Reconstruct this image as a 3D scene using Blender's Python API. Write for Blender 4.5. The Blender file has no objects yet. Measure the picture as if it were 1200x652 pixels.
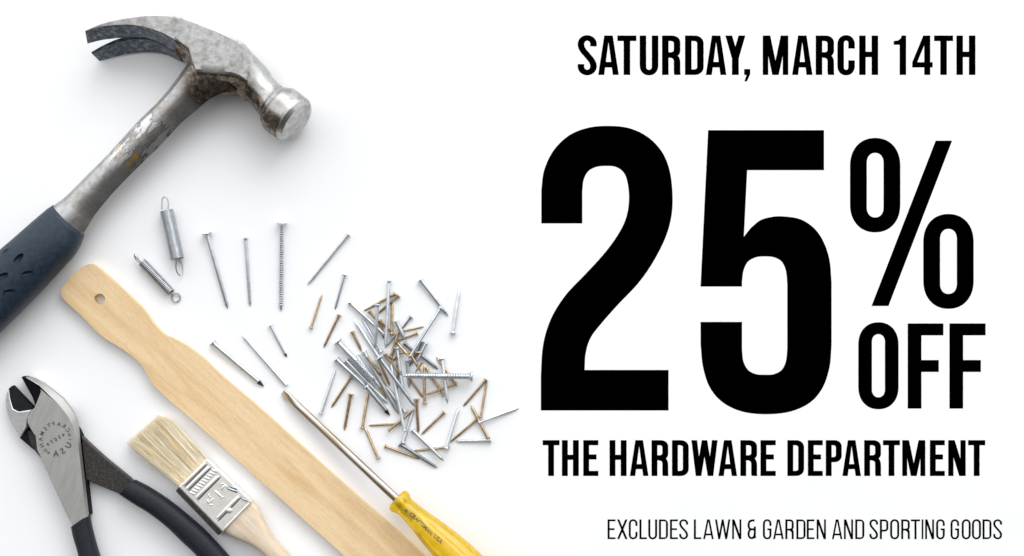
import bpy, bmesh, math, random
from mathutils import Vector, Matrix, geometry
random.seed(7)
PI = math.pi
S = bpy.context.scene
# ------------------------------------------------------------------ units: 1 px of the flat lay = 0.45 mm
SC = 0.00045
HC = 1800.0                      # camera height in px units (0.81 m)

# ------------------------------------------------------------------ camera
cam_d = bpy.data.cameras.new('camera'); cam = bpy.data.objects.new('camera', cam_d)
S.collection.objects.link(cam); S.camera = cam
cam.location = (0, 0, HC*SC)
cam_d.sensor_fit = 'HORIZONTAL'
cam_d.angle = 2*math.atan(600/HC)
cam_d.clip_start = 0.01; cam_d.clip_end = 50

# ------------------------------------------------------------------ world: a bright room, window side at +Y, dim side at -Y
w = bpy.data.worlds.new('World'); S.world = w; w.use_nodes = True
nt = w.node_tree; nt.nodes.clear()
out = nt.nodes.new('ShaderNodeOutputWorld'); bg = nt.nodes.new('ShaderNodeBackground')
tc = nt.nodes.new('ShaderNodeTexCoord'); sx = nt.nodes.new('ShaderNodeSeparateXYZ')
mr = nt.nodes.new('ShaderNodeValToRGB'); ad = nt.nodes.new('ShaderNodeMath'); ad.operation = 'MULTIPLY_ADD'
ad.inputs[1].default_value = 0.5; ad.inputs[2].default_value = 0.5
nt.links.new(tc.outputs['Generated'], sx.inputs[0]); nt.links.new(sx.outputs['Y'], ad.inputs[0])
nt.links.new(ad.outputs[0], mr.inputs[0]); nt.links.new(mr.outputs[0], bg.inputs[0]); nt.links.new(bg.outputs[0], out.inputs[0])
cr = mr.color_ramp
cr.elements[0].position = 0.0; cr.elements[0].color = (.02, .02, .02, 1)
cr.elements[1].position = 1.0; cr.elements[1].color = (1.35, 1.38, 1.42, 1)
for p, c in ((.30, (.05, .047, .045, 1)), (.42, (.22, .215, .21, 1)), (.5, (.56, .56, .565, 1)), (.60, (1.0, 1.01, 1.03, 1))):
    e = cr.elements.new(p); e.color = c
bg.inputs[1].default_value = 1.56

def area(name, loc, target, sx_, sy_, power, col):
    d = bpy.data.lights.new(name, 'AREA'); d.shape = 'RECTANGLE'; d.size = sx_; d.size_y = sy_
    d.energy = power; d.color = col
    o = bpy.data.objects.new(name, d); S.collection.objects.link(o); o.location = loc
    o.rotation_euler = (Vector(target)-Vector(loc)).to_track_quat('-Z', 'Y').to_euler()
area('window_light', (0.35, 1.25, 0.95), (0, 0, 0), 1.1, 0.7, 9.5, (1, .99, .985))

S.view_settings.view_transform = 'Standard'; S.view_settings.look = 'None'
S.view_settings.exposure = 0; S.view_settings.gamma = 1
S.render.engine = 'CYCLES'
S.cycles.max_bounces = 8

# ------------------------------------------------------------------ materials
def new_mat(name):
    m = bpy.data.materials.new(name); m.use_nodes = True
    return m, m.node_tree.nodes, m.node_tree.links, m.node_tree.nodes['Principled BSDF']

def ramp(N, stops):
    r = N.new('ShaderNodeValToRGB'); cr = r.color_ramp
    cr.elements[0].position = stops[0][0]; cr.elements[0].color = (*stops[0][1], 1)
    cr.elements[1].position = stops[-1][0]; cr.elements[1].color = (*stops[-1][1], 1)
    for p, c in stops[1:-1]:
        e = cr.elements.new(p); e.color = (*c, 1)
    return r

def mat(name, stops, scale=200, detail=4, rough=.4, rvar=0.0, metal=0.0, bump=0.0, bscale=None, spec=.5, stretch=None, ang=0.0, dist=0.0):
    m, N, L, B = new_mat(name)
    t = N.new('ShaderNodeTexCoord'); vec = t.outputs['Object']
    if stretch:
        vr = N.new('ShaderNodeVectorRotate'); vr.rotation_type = 'Z_AXIS'; vr.inputs['Angle'].default_value = ang
        L.new(vec, vr.inputs['Vector'])
        mp = N.new('ShaderNodeMapping'); mp.inputs['Scale'].default_value = stretch
        L.new(vr.outputs[0], mp.inputs[0]); vec = mp.outputs[0]
    n = N.new('ShaderNodeTexNoise'); n.inputs['Scale'].default_value = scale; n.inputs['Detail'].default_value = detail
    n.inputs['Roughness'].default_value = .62; n.inputs['Distortion'].default_value = dist
    L.new(vec, n.inputs['Vector'])
    r = ramp(N, stops); L.new(n.outputs[0], r.inputs[0]); L.new(r.outputs[0], B.inputs['Base Color'])
    B.inputs['Metallic'].default_value = metal
    B.inputs['Specular IOR Level'].default_value = spec
    if rvar:
        mm = N.new('ShaderNodeMapRange'); mm.inputs[3].default_value = rough-rvar; mm.inputs[4].default_value = rough+rvar
        L.new(n.outputs[0], mm.inputs[0]); L.new(mm.outputs[0], B.inputs['Roughness'])
    else: B.inputs['Roughness'].default_value = rough
    if bump:
        n2 = N.new('ShaderNodeTexNoise'); n2.inputs['Scale'].default_value = bscale or scale*3; n2.inputs['Detail'].default_value = 3
        L.new(vec, n2.inputs['Vector'])
        b = N.new('ShaderNodeBump'); b.inputs['Strength'].default_value = bump; b.inputs['Distance'].default_value = .0006
        L.new(n2.outputs[0], b.inputs['Height']); L.new(b.outputs[0], B.inputs['Normal'])
    return m

M = {}
M['table'] = mat('white_board', [(0.3, (.892, .898, .908)), (.7, (.908, .914, .924))], 25, rough=.75, spec=.15)
M['ink'] = mat('black_ink', [(0, (0, 0, 0)), (1, (.0002, .0002, .0002))], 100, rough=1, spec=0)
M['rubber'] = mat('navy_rubber', [(.3, (.007, .016, .028)), (.7, (.019, .037, .057))], 420, rough=.40, rvar=.12, bump=.35, bscale=2600, spec=.4)
M['pliers_grip'] = mat('black_vinyl', [(.3, (.004, .005, .008)), (.7, (.016, .020, .028))], 1100, rough=.5, rvar=.15, bump=.4, bscale=1600, spec=.3)
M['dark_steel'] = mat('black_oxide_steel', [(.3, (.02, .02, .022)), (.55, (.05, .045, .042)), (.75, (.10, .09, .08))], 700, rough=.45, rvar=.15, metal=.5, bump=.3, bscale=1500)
M['black_steel'] = mat('blackened_steel', [(.3, (.004, .004, .005)), (.7, (.012, .013, .016))], 900, rough=.75, metal=0, spec=.15)
M['plier_steel'] = mat('satin_plier_steel', [(.3, (.38, .38, .365)), (.5, (.42, .415, .40)), (.7, (.47, .46, .445))], 500, detail=8, rough=.5, rvar=.1, metal=.75, bump=.15, bscale=3000, stretch=(1, .2, 1), ang=.35)
M['stamp'] = mat('stamped_dark_letters', [(.3, (.05, .045, .045)), (.7, (.12, .11, .10))], 1200, rough=.7, metal=.2)
M['bright_steel'] = mat('ground_steel', [(.3, (.72, .73, .73)), (.7, (.86, .87, .87))], 500, rough=.35, rvar=.1, metal=.6, bump=.1)
M['zinc'] = mat('zinc_nail_steel', [(.3, (.50, .54, .575)), (.7, (.74, .775, .80))], 350, rough=.30, rvar=.06, metal=.82)
M['zinc_dark'] = mat('blued_nail_steel', [(.3, (.22, .27, .32)), (.7, (.42, .47, .52))], 350, rough=.28, rvar=.06, metal=1)
M['brass'] = mat('dull_brass_nail', [(.3, (.30, .215, .12)), (.55, (.52, .39, .245)), (.75, (.68, .54, .37))], 420, rough=.3, rvar=.06, metal=.88)
M['spring'] = mat('spring_wire', [(.3, (.42, .45, .47)), (.7, (.58, .60, .62))], 300, rough=.33, metal=1)
M['ferrule'] = mat('tin_ferrule', [(.3, (.80, .77, .72)), (.7, (.93, .91, .87))], 260, rough=.26, rvar=.05, metal=.55, bump=.08, bscale=350)
M['wood'] = mat('birch_stick', [(.25, (.64, .43, .215)), (.45, (.77, .555, .315)), (.6, (.83, .63, .385)), (.8, (.72, .50, .27))], 60, detail=6, rough=.6, spec=.25,
                stretch=(.16, 2.1, 1), ang=math.radians(43), bump=.12, bscale=500, dist=.6)
def pores(m, ang, amt):
    N, L = m.node_tree.nodes, m.node_tree.links; B = N['Principled BSDF']
    src = B.inputs['Base Color'].links[0].from_socket
    t = N.new('ShaderNodeTexCoord'); vr = N.new('ShaderNodeVectorRotate'); vr.rotation_type = 'Z_AXIS'; vr.inputs['Angle'].default_value = ang
    L.new(t.outputs['Object'], vr.inputs['Vector']); mp = N.new('ShaderNodeMapping'); mp.inputs['Scale'].default_value = (.12, 1, 1); L.new(vr.outputs[0], mp.inputs[0])
    n = N.new('ShaderNodeTexNoise'); n.inputs['Scale'].default_value = 900; n.inputs['Detail'].default_value = 4; L.new(mp.outputs[0], n.inputs['Vector'])
    r = ramp(N, [(.34, (1-amt, 1-amt*1.15, 1-amt*1.4)), (.50, (1, 1, 1))]); L.new(n.outputs[0], r.inputs[0])
    n2 = N.new('ShaderNodeTexNoise'); n2.inputs['Scale'].default_value = 900; n2.inputs['Detail'].default_value = 5; L.new(t.outputs['Object'], n2.inputs['Vector'])
    r2 = ramp(N, [(.25, (.93, .91, .88)), (.55, (1, 1, 1))]); L.new(n2.outputs[0], r2.inputs[0])
    for q in (r, r2):
        m_ = N.new('ShaderNodeMix'); m_.data_type = 'RGBA'; m_.blend_type = 'MULTIPLY'; m_.inputs[0].default_value = 1
        L.new(src, m_.inputs[6]); L.new(q.outputs[0], m_.inputs[7]); src = m_.outputs[2]
    L.new(src, B.inputs['Base Color'])
pores(M['wood'], math.radians(43), .055)
M['palewood'] = mat('pale_brush_wood', [(.25, (.58, .45, .31)), (.5, (.73, .61, .46)), (.75, (.80, .70, .56))], 110, detail=6, rough=.6, spec=.25,
                    stretch=(.25, 2.4, 1), ang=math.radians(45), bump=.15, bscale=500, dist=.4)
pores(M['palewood'], math.radians(45), .08)
M['bristle'] = mat('cream_bristle', [(.3, (.90, .76, .52)), (.7, (.95, .86, .66))], 900, rough=.5, spec=.3)
M['bristle2'] = mat('pale_bristle', [(.3, (.93, .86, .69)), (.7, (.96, .92, .80))], 900, rough=.5, spec=.3)
M['bristle3'] = mat('tan_bristle', [(.3, (.58, .40, .18)), (.7, (.74, .56, .30))], 900, rough=.5, spec=.3)
M['text_dark'] = mat('dark_hot_stamp', [(.3, (.03, .025, .01)), (.7, (.09, .07, .02))], 2500, rough=.5)

# hammer steel: mottled, worn, brown-stained, with specks of old yellow paint low on the shaft
def hammer_mat(name, paint=False, light=1.0):
    m, N, L, B = new_mat(name)
    t = N.new('ShaderNodeTexCoord')
    def noise(s, d=6, di=0.0):
        n = N.new('ShaderNodeTexNoise'); n.inputs['Scale'].default_value = s; n.inputs['Detail'].default_value = d
        n.inputs['Roughness'].default_value = .65; n.inputs['Distortion'].default_value = di
        L.new(t.outputs['Object'], n.inputs['Vector']); return n
    a = noise(330, 9, .3); c = noise(95, 7, .8); f = noise(1500, 3)
    k = light
    ra = ramp(N, [(.30, (.36*k, .355*k, .34*k)), (.45, (.49*k, .485*k, .475*k)), (.60, (.58*k, .585*k, .58*k))])
    L.new(a.outputs[0], ra.inputs[0])
    rc = ramp(N, [(.38, (0, 0, 0)), (.50, (1, 1, 1))]); L.new(c.outputs[0], rc.inputs[0])
    mx = N.new('ShaderNodeMix'); mx.data_type = 'RGBA'; mx.inputs[7].default_value = (.17, .13, .095, 1) if not paint else (.30, .25, .20, 1)
    inv = N.new('ShaderNodeMath'); inv.operation = 'MULTIPLY_ADD'; inv.inputs[1].default_value = -.45; inv.inputs[2].default_value = .45
    L.new(rc.outputs[0], inv.inputs[0]); L.new(inv.outputs[0], mx.inputs[0]); L.new(ra.outputs[0], mx.inputs[6])
    col = mx.outputs[2]
    if paint:
        # chipped clear-coat patches: thresholded stretched noise gives hard-edged islands
        vr = N.new('ShaderNodeVectorRotate'); vr.rotation_type = 'Z_AXIS'; vr.inputs['Angle'].default_value = math.radians(-47)
        L.new(t.outputs['Object'], vr.inputs['Vector'])
        mp = N.new('ShaderNodeMapping'); mp.inputs['Scale'].default_value = (.45, 1.3, 1); L.new(vr.outputs[0], mp.inputs[0])
        ch = N.new('ShaderNodeTexNoise'); ch.inputs['Scale'].default_value = 130; ch.inputs['Detail'].default_value = 9; ch.inputs['Roughness'].default_value = .68
        ch.inputs['Distortion'].default_value = .15
        L.new(mp.outputs[0], ch.inputs['Vector'])
        r1 = ramp(N, [(.50, (0, 0, 0)), (.515, (1, 1, 1))]); L.new(ch.outputs[0], r1.inputs[0])
        r2 = ramp(N, [(.478, (0, 0, 0)), (.500, (1, 1, 1)), (.515, (1, 1, 1)), (.535, (0, 0, 0))]); L.new(ch.outputs[0], r2.inputs[0])
        m1 = N.new('ShaderNodeMix'); m1.data_type = 'RGBA'; m1.inputs[7].default_value = (.70, .70, .69, 1)
        cd = N.new('ShaderNodeVectorMath'); cd.operation = 'DISTANCE'; L.new(t.outputs['Object'], cd.inputs[0]); cd.inputs[1].default_value = CHIPC
        cw = N.new('ShaderNodeMapRange'); cw.inputs[1].default_value = 34*SC; cw.inputs[2].default_value = 50*SC; cw.inputs[3].default_value = .75; cw.inputs[4].default_value = 0.0
        L.new(cd.outputs['Value'], cw.inputs[0])
        q = N.new('ShaderNodeMath'); q.operation = 'MULTIPLY'; L.new(cw.outputs[0], q.inputs[1]); L.new(r1.outputs[0], q.inputs[0])
        L.new(q.outputs[0], m1.inputs[0]); L.new(col, m1.inputs[6])
        m2 = N.new('ShaderNodeMix'); m2.data_type = 'RGBA'; m2.inputs[7].default_value = (.16, .125, .10, 1)
        q2 = N.new('ShaderNodeMath'); q2.operation = 'MULTIPLY'; L.new(cw.outputs[0], q2.inputs[1]); L.new(r2.outputs[0], q2.inputs[0])
        L.new(q2.outputs[0], m2.inputs[0]); L.new(m1.outputs[2], m2.inputs[6])
        col = m2.outputs[2]
        # yellow paint flecks in one worn spot
        for (px, py, rad) in PAINT:
            vd = N.new('ShaderNodeVectorMath'); vd.operation = 'DISTANCE'; L.new(t.outputs['Object'], vd.inputs[0])
            vd.inputs[1].default_value = (px, py, PAINTZ)
            nn = noise(2200, 5); s1 = N.new('ShaderNodeMath'); s1.operation = 'MULTIPLY_ADD'; s1.inputs[1].default_value = rad*4.4
            L.new(nn.outputs[0], s1.inputs[0]); L.new(vd.outputs['Value'], s1.inputs[2])
            lt = N.new('ShaderNodeMath'); lt.operation = 'LESS_THAN'; lt.inputs[1].default_value = rad*3.15; L.new(s1.outputs[0], lt.inputs[0])
            m3 = N.new('ShaderNodeMix'); m3.data_type = 'RGBA'; m3.inputs[7].default_value = (.80, .47, .06, 1)
            L.new(lt.outputs[0], m3.inputs[0]); L.new(col, m3.inputs[6]); col = m3.outputs[2]
    # darker brown mixed in where the mask is set, broken up by noise
    at = N.new('ShaderNodeAttribute'); at.attribute_name = 'dark_mask'
    e = N.new('ShaderNodeMath'); e.operation = 'MULTIPLY_ADD'; e.inputs[1].default_value = .9; L.new(a.outputs[0], e.inputs[0]); L.new(at.outputs['Fac'], e.inputs[2])
    er = N.new('ShaderNodeMapRange'); er.inputs[1].default_value = .82; er.inputs[2].default_value = 1.08; L.new(e.outputs[0], er.inputs[0])
    sc_ = ramp(N, [(.34, (.05, .038, .030)), (.5, (.15, .12, .095)), (.66, (.36, .32, .27))]); L.new(a.outputs[0], sc_.inputs[0])
    m9 = N.new('ShaderNodeMix'); m9.data_type = 'RGBA'; L.new(er.outputs[0], m9.inputs[0]); L.new(col, m9.inputs[6]); L.new(sc_.outputs[0], m9.inputs[7])
    col = m9.outputs[2]
    L.new(col, B.inputs['Base Color'])
    B.inputs['Metallic'].default_value = .85
    rr = N.new('ShaderNodeMapRange'); rr.inputs[3].default_value = .40; rr.inputs[4].default_value = .22; L.new(a.outputs[0], rr.inputs[0]); L.new(rr.outputs[0], B.inputs['Roughness'])
    b = N.new('ShaderNodeBump'); b.inputs['Strength'].default_value = .16; b.inputs['Distance'].default_value = .0005
    L.new(f.outputs[0], b.inputs['Height'])
    b2 = N.new('ShaderNodeBump'); b2.inputs['Strength'].default_value = .10; b2.inputs['Distance'].default_value = .001
    L.new(a.outputs[0], b2.inputs['Height']); L.new(b.outputs[0], b2.inputs['Normal']); L.new(b2.outputs[0], B.inputs['Normal'])
    return m

def amber_mat():
    m, N, L, B = new_mat('amber_acetate')
    B.inputs['Base Color'].default_value = (.97, .66, .03, 1); B.inputs['Roughness'].default_value = .07
    B.inputs['Transmission Weight'].default_value = .65; B.inputs['IOR'].default_value = 1.47
    n = N.new('ShaderNodeTexNoise'); n.inputs['Scale'].default_value = 300; n.inputs['Detail'].default_value = 4
    t = N.new('ShaderNodeTexCoord'); L.new(t.outputs['Object'], n.inputs['Vector'])
    r = ramp(N, [(.3, (.94, .60, .012)), (.7, (.985, .76, .05))]); L.new(n.outputs[0], r.inputs[0]); L.new(r.outputs[0], B.inputs['Base Color'])
    b = N.new('ShaderNodeBump'); b.inputs['Strength'].default_value = .25; b.inputs['Distance'].default_value = .0006
    L.new(n.outputs[0], b.inputs['Height']); L.new(b.outputs[0], B.inputs['Normal'])
    return m
M['amber'] = amber_mat()

def shaft_mat():      # screwdriver blade: plated steel, brown tarnish streaks along it
    return mat('tarnished_plated_steel', [(.35, (.38, .30, .22)), (.47, (.56, .53, .50)), (.65, (.72, .71, .70))], 120, rough=.36, rvar=.08, metal=1,
               stretch=(.12, 2.0, 1), ang=math.radians(43), bump=.1)
M['shaft'] = shaft_mat()

# ------------------------------------------------------------------ helpers
def U(px, py, z=0.0):
    k = 1 - z/HC
    return Vector(((px-600)*k, (326-py)*k, z))
def W(v): return Vector(v)*SC

def smoothmesh(me, ang):
    me.polygons.foreach_set('use_smooth', [True]*len(me.polygons))
    me.set_sharp_from_angle(angle=math.radians(ang))

def base_of(o):
    while o.parent: o = o.parent
    return o.location
def thing(name, label, cat, base, group=None):
    o = bpy.data.objects.new(name, None); S.collection.objects.link(o)
    o.empty_display_size = .01; o.location = W(base); o['label'] = label; o['category'] = cat
    if group: o['group'] = group
    return o
def part(name, vf, m, parent=None, smooth=35, bevel=0, bseg=2, label=None, base=None, mats=None, mi=None):
    vs, fs = vf
    off = base_of(parent) if parent else (W(base) if base is not None else Vector((0, 0, 0)))
    me = bpy.data.meshes.new(name)
    me.from_pydata([W(v)-off for v in vs], [], fs)
    for mm in (mats or [m]): me.materials.append(mm)
    if mi: me.polygons.foreach_set('material_index', mi)
    bm = bmesh.new(); bm.from_mesh(me); bmesh.ops.recalc_face_normals(bm, faces=bm.faces); bm.to_mesh(me); bm.free()
    if smooth: smoothmesh(me, smooth)
    o = bpy.data.objects.new(name, me); S.collection.objects.link(o)
    if parent: o.parent = parent
    else: o.location = off
    if bevel:
        b = o.modifiers.new('bevel', 'BEVEL'); b.width = bevel*SC; b.segments = bseg; b.limit_method = 'ANGLE'; b.angle_limit = math.radians(28)
        b.harden_normals = False
    if label: o['label'] = label
    return o
def merge(*vfs):
    V, F = [], []
    for v, f in vfs:
        n = len(V); V += list(v); F += [tuple(i+n for i in q) for q in f]
    return V, F
def catmull(P, n=6, closed=False):
    out = []; L = len(P)
    P = [Vector(p) for p in P]
    rng = range(L if closed else L-1)
    for i in rng:
        p1, p2 = P[i], P[(i+1) % L]
        p0 = P[i-1] if (i > 0 or closed) else p1*2-p2
        p3 = P[(i+2) % L] if (i+2 < L or closed) else p2*2-p1
        for k in range(n):
            t = k/n
            out.append(.5*((2*p1)+(p2-p0)*t+(2*p0-5*p1+4*p2-p3)*t*t+(3*p1-p0-3*p2+p3)*t**3))
    if not closed: out.append(P[-1])
    return out
def rings(R, cap0=True, cap1=True):
    n = len(R[0]); V = [v for r in R for v in r]; F = []
    for i in range(len(R)-1):
        for j in range(n):
            a = i*n+j; b = i*n+(j+1) % n
            F.append((a, b, b+n, a+n))
    if cap0: F.append(tuple(range(n-1, -1, -1)))
    if cap1: F.append(tuple(range((len(R)-1)*n, len(R)*n)))
    return V, F
def prism(pts, z0, z1, zref=None, top=None):
    zr = z1 if zref is None else zref
    b = [U(x, y, zr) for x, y in pts]; t = [U(x, y, zr) for x, y in (top or pts)]
    B = [Vector((p.x, p.y, z0)) for p in b]
    T = [Vector((p.x, p.y, z1 if not callable(z1) else z1)) for p in t]
    n = len(pts)
    return B+T, [tuple(range(n-1, -1, -1)), tuple(range(n, 2*n))]+[(i, (i+1) % n, n+(i+1) % n, n+i) for i in range(n)]
def slab(ptsz, z0):     # polygon whose top vertices have their own height
    T = [U(x, y, z) for x, y, z in ptsz]; B = [Vector((p.x, p.y, min(z0, p.z-.5))) for p in T]; n = len(T)
    return B+T, [tuple(range(n-1, -1, -1)), tuple(range(n, 2*n))]+[(i, (i+1) % n, n+(i+1) % n, n+i) for i in range(n)]
def frame(d):
    d = Vector(d).normalized()
    up = Vector((0, 0, 1)) if abs(d.z) < .95 else Vector((0, 1, 0))
    a = up.cross(d).normalized(); b = d.cross(a).normalized()
    return d, a, b
def tube(P, r, n=8, closed=False):
    R = []; L = len(P); P = [Vector(p) for p in P]
    prev = None
    for i in range(L):
        if closed: d = P[(i+1) % L]-P[i-1]
        else: d = P[min(i+1, L-1)]-P[max(i-1, 0)]
        d = d.normalized()
        if prev is None: _, a, b = frame(d)
        else:
            a = (prev-d*prev.dot(d)).normalized(); b = d.cross(a)
        prev = a
        rr = r[i] if isinstance(r, (list, tuple)) else r
        R.append([P[i]+rr*(math.cos(2*PI*k/n)*a+math.sin(2*PI*k/n)*b) for k in range(n)])
    if closed: R.append(R[0]); return rings(R, False, False)
    return rings(R)
def lathe(p0, d, prof, n=24, mod=None):
    d, a, b = frame(d)
    R = []
    for s, r in prof:
        R.append([p0+d*s+(r*(mod(s, 2*PI*k/n) if mod else 1))*(math.cos(2*PI*k/n)*a+math.sin(2*PI*k/n)*b) for k in range(n)])
    return rings(R)

# ------------------------------------------------------------------ the surface
part('tabletop', ([(-6000, -6000, -30), (6000, -6000, -30), (6000, 6000, -30), (-6000, 6000, -30),
                   (-6000, -6000, 0), (6000, -6000, 0), (6000, 6000, 0), (-6000, 6000, 0)],
                  [(3, 2, 1, 0), (4, 5, 6, 7), (0, 1, 5, 4), (1, 2, 6, 5), (2, 3, 7, 6), (3, 0, 4, 7)]), M['table'], smooth=0)['kind'] = 'structure'

# ------------------------------------------------------------------ printed lettering (heavy condensed capitals), drawn glyph by glyph
def arc(cx, cy, rx, ry, a0, a1, n=28):
    return [(cx+rx*math.copysign(abs(math.cos(t))**.92, math.cos(t)), cy+ry*math.copysign(abs(math.sin(t))**.92, math.sin(t)))
            for t in [math.radians(a0+(a1-a0)*i/n) for i in range(n+1)]]
def band(A, B, closed=False):
    n = len(A); V = list(A)+list(B)
    return V, [(i, (i+1) % n, n+(i+1) % n, n+i) for i in range(n if closed else n-1)]
def poly(pts): return list(pts), [tuple(range(len(pts)))]
def rect(x0, y0, x1, y1): return poly([(x0, y0), (x1, y0), (x1, y1), (x0, y1)])
def slant(p, q, k): return poly([(p[0]-k/2, p[1]), (p[0]+k/2, p[1]), (q[0]+k/2, q[1]), (q[0]-k/2, q[1])])
def stroke(P, s, sy=None):
    sy = sy or s
    P = [Vector((p[0], p[1])) for p in P]; A, B = [], []
    for i in range(len(P)):
        d = (P[min(i+1, len(P)-1)]-P[max(i-1, 0)]).normalized()
        n = Vector((-d.y*s/2, d.x*sy/2)); A.append(tuple(P[i]+n)); B.append(tuple(P[i]-n))
    return band(A, B)
def hook(w, h, s, t, o, yt, yb, side=1):
    """C-like band: from right terminal yt over the top, down the left, round the bottom to yb"""
    ro = w/2*1.12; ri = max((w/2-s), .1); riy = ri*1.15
    O = [(w, yt)]+arc(w/2, h+o-ro, w/2, ro, 0, 180)+arc(w/2, ro-o, w/2, ro, 180, 360)+[(w, yb)]
    I = [(w-s, yt)]+arc(w/2, h+o-t-riy, ri, riy, 0, 180)+arc(w/2, t-o+riy, ri, riy, 180, 360)+[(w-s, yb)]
    return band(O, I)
def ringO(w, h, s, t, o):
    ro = w/2*1.12; ri = w/2-s; riy = ri*1.2
    O = arc(w/2, h+o-ro, w/2, ro, 0, 180)+arc(w/2, ro-o, w/2, ro, 180, 360)
    I = arc(w/2, h+o-t-riy, ri, riy, 0, 180)+arc(w/2, t-o+riy, ri, riy, 180, 360)
    return band(O, I, True)
def glyph(c, w, h, s, t):
    o = .01*h; thin = s < .1*h; G = []
    mid = .45*h
    bowl = lambda yb, yi: band([(0, h), (.45*w, h)]+arc(.5*w, .8*h, .5*w, .2*h, 90, 0)+arc(.5*w, yb+.18*h, .5*w, .18*h, 0, -90)+[(0, yb)],
                               [(0, h-t), (.4*w, h-t)]+arc(w-s-.28*(w-s), h-t-.08*h, .28*(w-s), .08*h, 90, 0)+arc(w-s-.28*(w-s), yi+.08*h, .28*(w-s), .08*h, 0, -90)+[(0, yi)])
    if c == 'I': G = [rect(0, 0, w, h)]
    elif c == 'L': G = [rect(0, 0, s, h), rect(s, 0, w, t)]
    elif c == 'T': G = [rect(0, h-t, w, h), rect(w/2-s/2, 0, w/2+s/2, h-t)]
    elif c == 'H': G = [rect(0, 0, s, h), rect(w-s, 0, w, h), rect(s, mid, w-s, mid+t)]
    elif c == 'E': G = [rect(0, 0, s, h), rect(s, 0, w, t), rect(s, h-t, w, h), rect(s, mid+(.01*h), .88*w, mid+t+.01*h)]
    elif c == 'F': G = [rect(0, 0, s, h), rect(s, h-t, w, h), rect(s, .43*h, .87*w, .43*h+t)]
    elif c == 'N': G = [rect(0, 0, s*.9, h), rect(w-s*.9, 0, w, h), slant((s*.55, h), (w-s*.55, 0), s*1.1)]
    elif c == 'M': G = [rect(0, 0, s*.85, h), rect(w-s*.85, 0, w, h), slant((s*.68, h), (w/2-s*.02, 0), s*.95), slant((w-s*.68, h), (w/2+s*.02, 0), s*.95)]
    elif c == 'W':
        k = s*.97; G = [slant((k/2, h), (.275*w, 0), k), slant((.5*w, h), (.275*w, 0), k*.95), slant((.5*w, h), (.725*w, 0), k*.95), slant((w-k/2, h), (.725*w, 0), k)]
    elif c == 'A':
        f = lambda y: .8*s+(w/2-.8*s)*y/(h-s)
        G = [poly([(0, 0), (.92*s, 0), (w/2, h-s), (w/2, h), (w/2-.65*s, h)]), poly([(w, 0), (w-.92*s, 0), (w/2, h-s), (w/2, h), (w/2+.65*s, h)]),
             poly([(f(.19*h), .19*h), (w-f(.19*h), .19*h), (w-f(.19*h+t), .19*h+t), (f(.19*h+t), .19*h+t)])]
    elif c == 'X': G = [slant((s*.55, h), (w-s*.55, 0), s*1.1), slant((w-s*.55, h), (s*.55, 0), s*1.1)]
    elif c == 'Y': G = [slant((s*.52, h), (w/2, .42*h), s*1.05), slant((w-s*.52, h), (w/2, .42*h), s*1.05), rect(w/2-s*.52, 0, w/2+s*.52, .44*h)]
    elif c == 'O': G = [ringO(w, h, s, t, o)]
    elif c == 'C': G = [hook(w, h, s, t, o, .67*h, .37*h)]
    elif c == 'G': G = [hook(w, h, s, t, o, .67*h, .45*h), rect(.52*w, .45*h, w, .45*h+t)]
    elif c == 'U':
        ro = w/2*1.12; ri = w/2-s; riy = ri*1.15
        G = [band([(0, h)]+arc(w/2, ro-o, w/2, ro, 180, 360)+[(w, h)], [(s, h)]+arc(w/2, t-o+riy, ri, riy, 180, 360)+[(w-s, h)])]
    elif c == 'D':
        rx = .5*w; ry = .21*h; ix = .2*w if not thin else .42*w; iy = .055*h if not thin else .15*h
        G = [rect(0, 0, s, h), band([(s, h)]+arc(w-rx, h-ry, rx, ry, 90, 0)+arc(w-rx, ry, rx, ry, 0, -90)+[(s, 0)],
                  [(s, h-t)]+arc(w-s-ix, h-t-iy, ix, iy, 90, 0)+arc(w-s-ix, t+iy, ix, iy, 0, -90)+[(s, t)])]
    elif c in 'PR':
        yb, yi = (.385*h, .385*h+t) if c == 'P' else (.437*h, .437*h+t)
        cx = s
        rx = .48*w; ry = .19*h; ix = (w-2*s)*.6; iy = .065*h
        if thin: ix = .42*w; iy = .14*h
        G = [rect(0, 0, s, h), band([(s, h)]+arc(w-rx, h-ry, rx, ry, 90, 0)+arc(w-rx, yb+ry, rx, ry, 0, -90)+[(s, yb)],
                  [(s, h-t)]+arc(w-s-ix, h-t-iy, ix, iy, 90, 0)+arc(w-s-ix, yi+iy, ix, iy, 0, -90)+[(s, yi)])]
        if c == 'R':
            if thin: G.append(stroke([(.5*w, .437*h+t/2), (.75*w, .43*h), (w-s*.55, .34*h), (w-s/2, .22*h), (w-s/2, .06*h), (w-s*.3, 0)], s))
            else: G.append(band([(.62*w, .56*h), (.80*w, .515*h), (.93*w, .455*h), (.99*w, .37*h), (w, .28*h), (w, .06*h), (1.02*w, 0)],
                           [(.40*w, .437*h), (.52*w, .43*h), (.62*w, .40*h), (w-s, .34*h), (w-s, .27*h), (w-s, .06*h), (w-s*.92, 0)]))
    elif c == 'S':
        n = [(1, .755), (1, .86), (.84, .955), (.5, 1), (.16, .955), (0, .85), (.03, .735), (.2, .625), (.5, .5)]
        n += [(1-x, 1-y) for x, y in n[-2::-1]]
        H = h+2*o
        G = [stroke(catmull([(s/2+x*(w-s), -o+t/2+y*(H-t)) for x, y in n], 6), s, t)]
    elif c == '&':
        m = lambda L: [(s/2+x*(w-s), s/2+y*(h-s)) for x, y in L]
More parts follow.
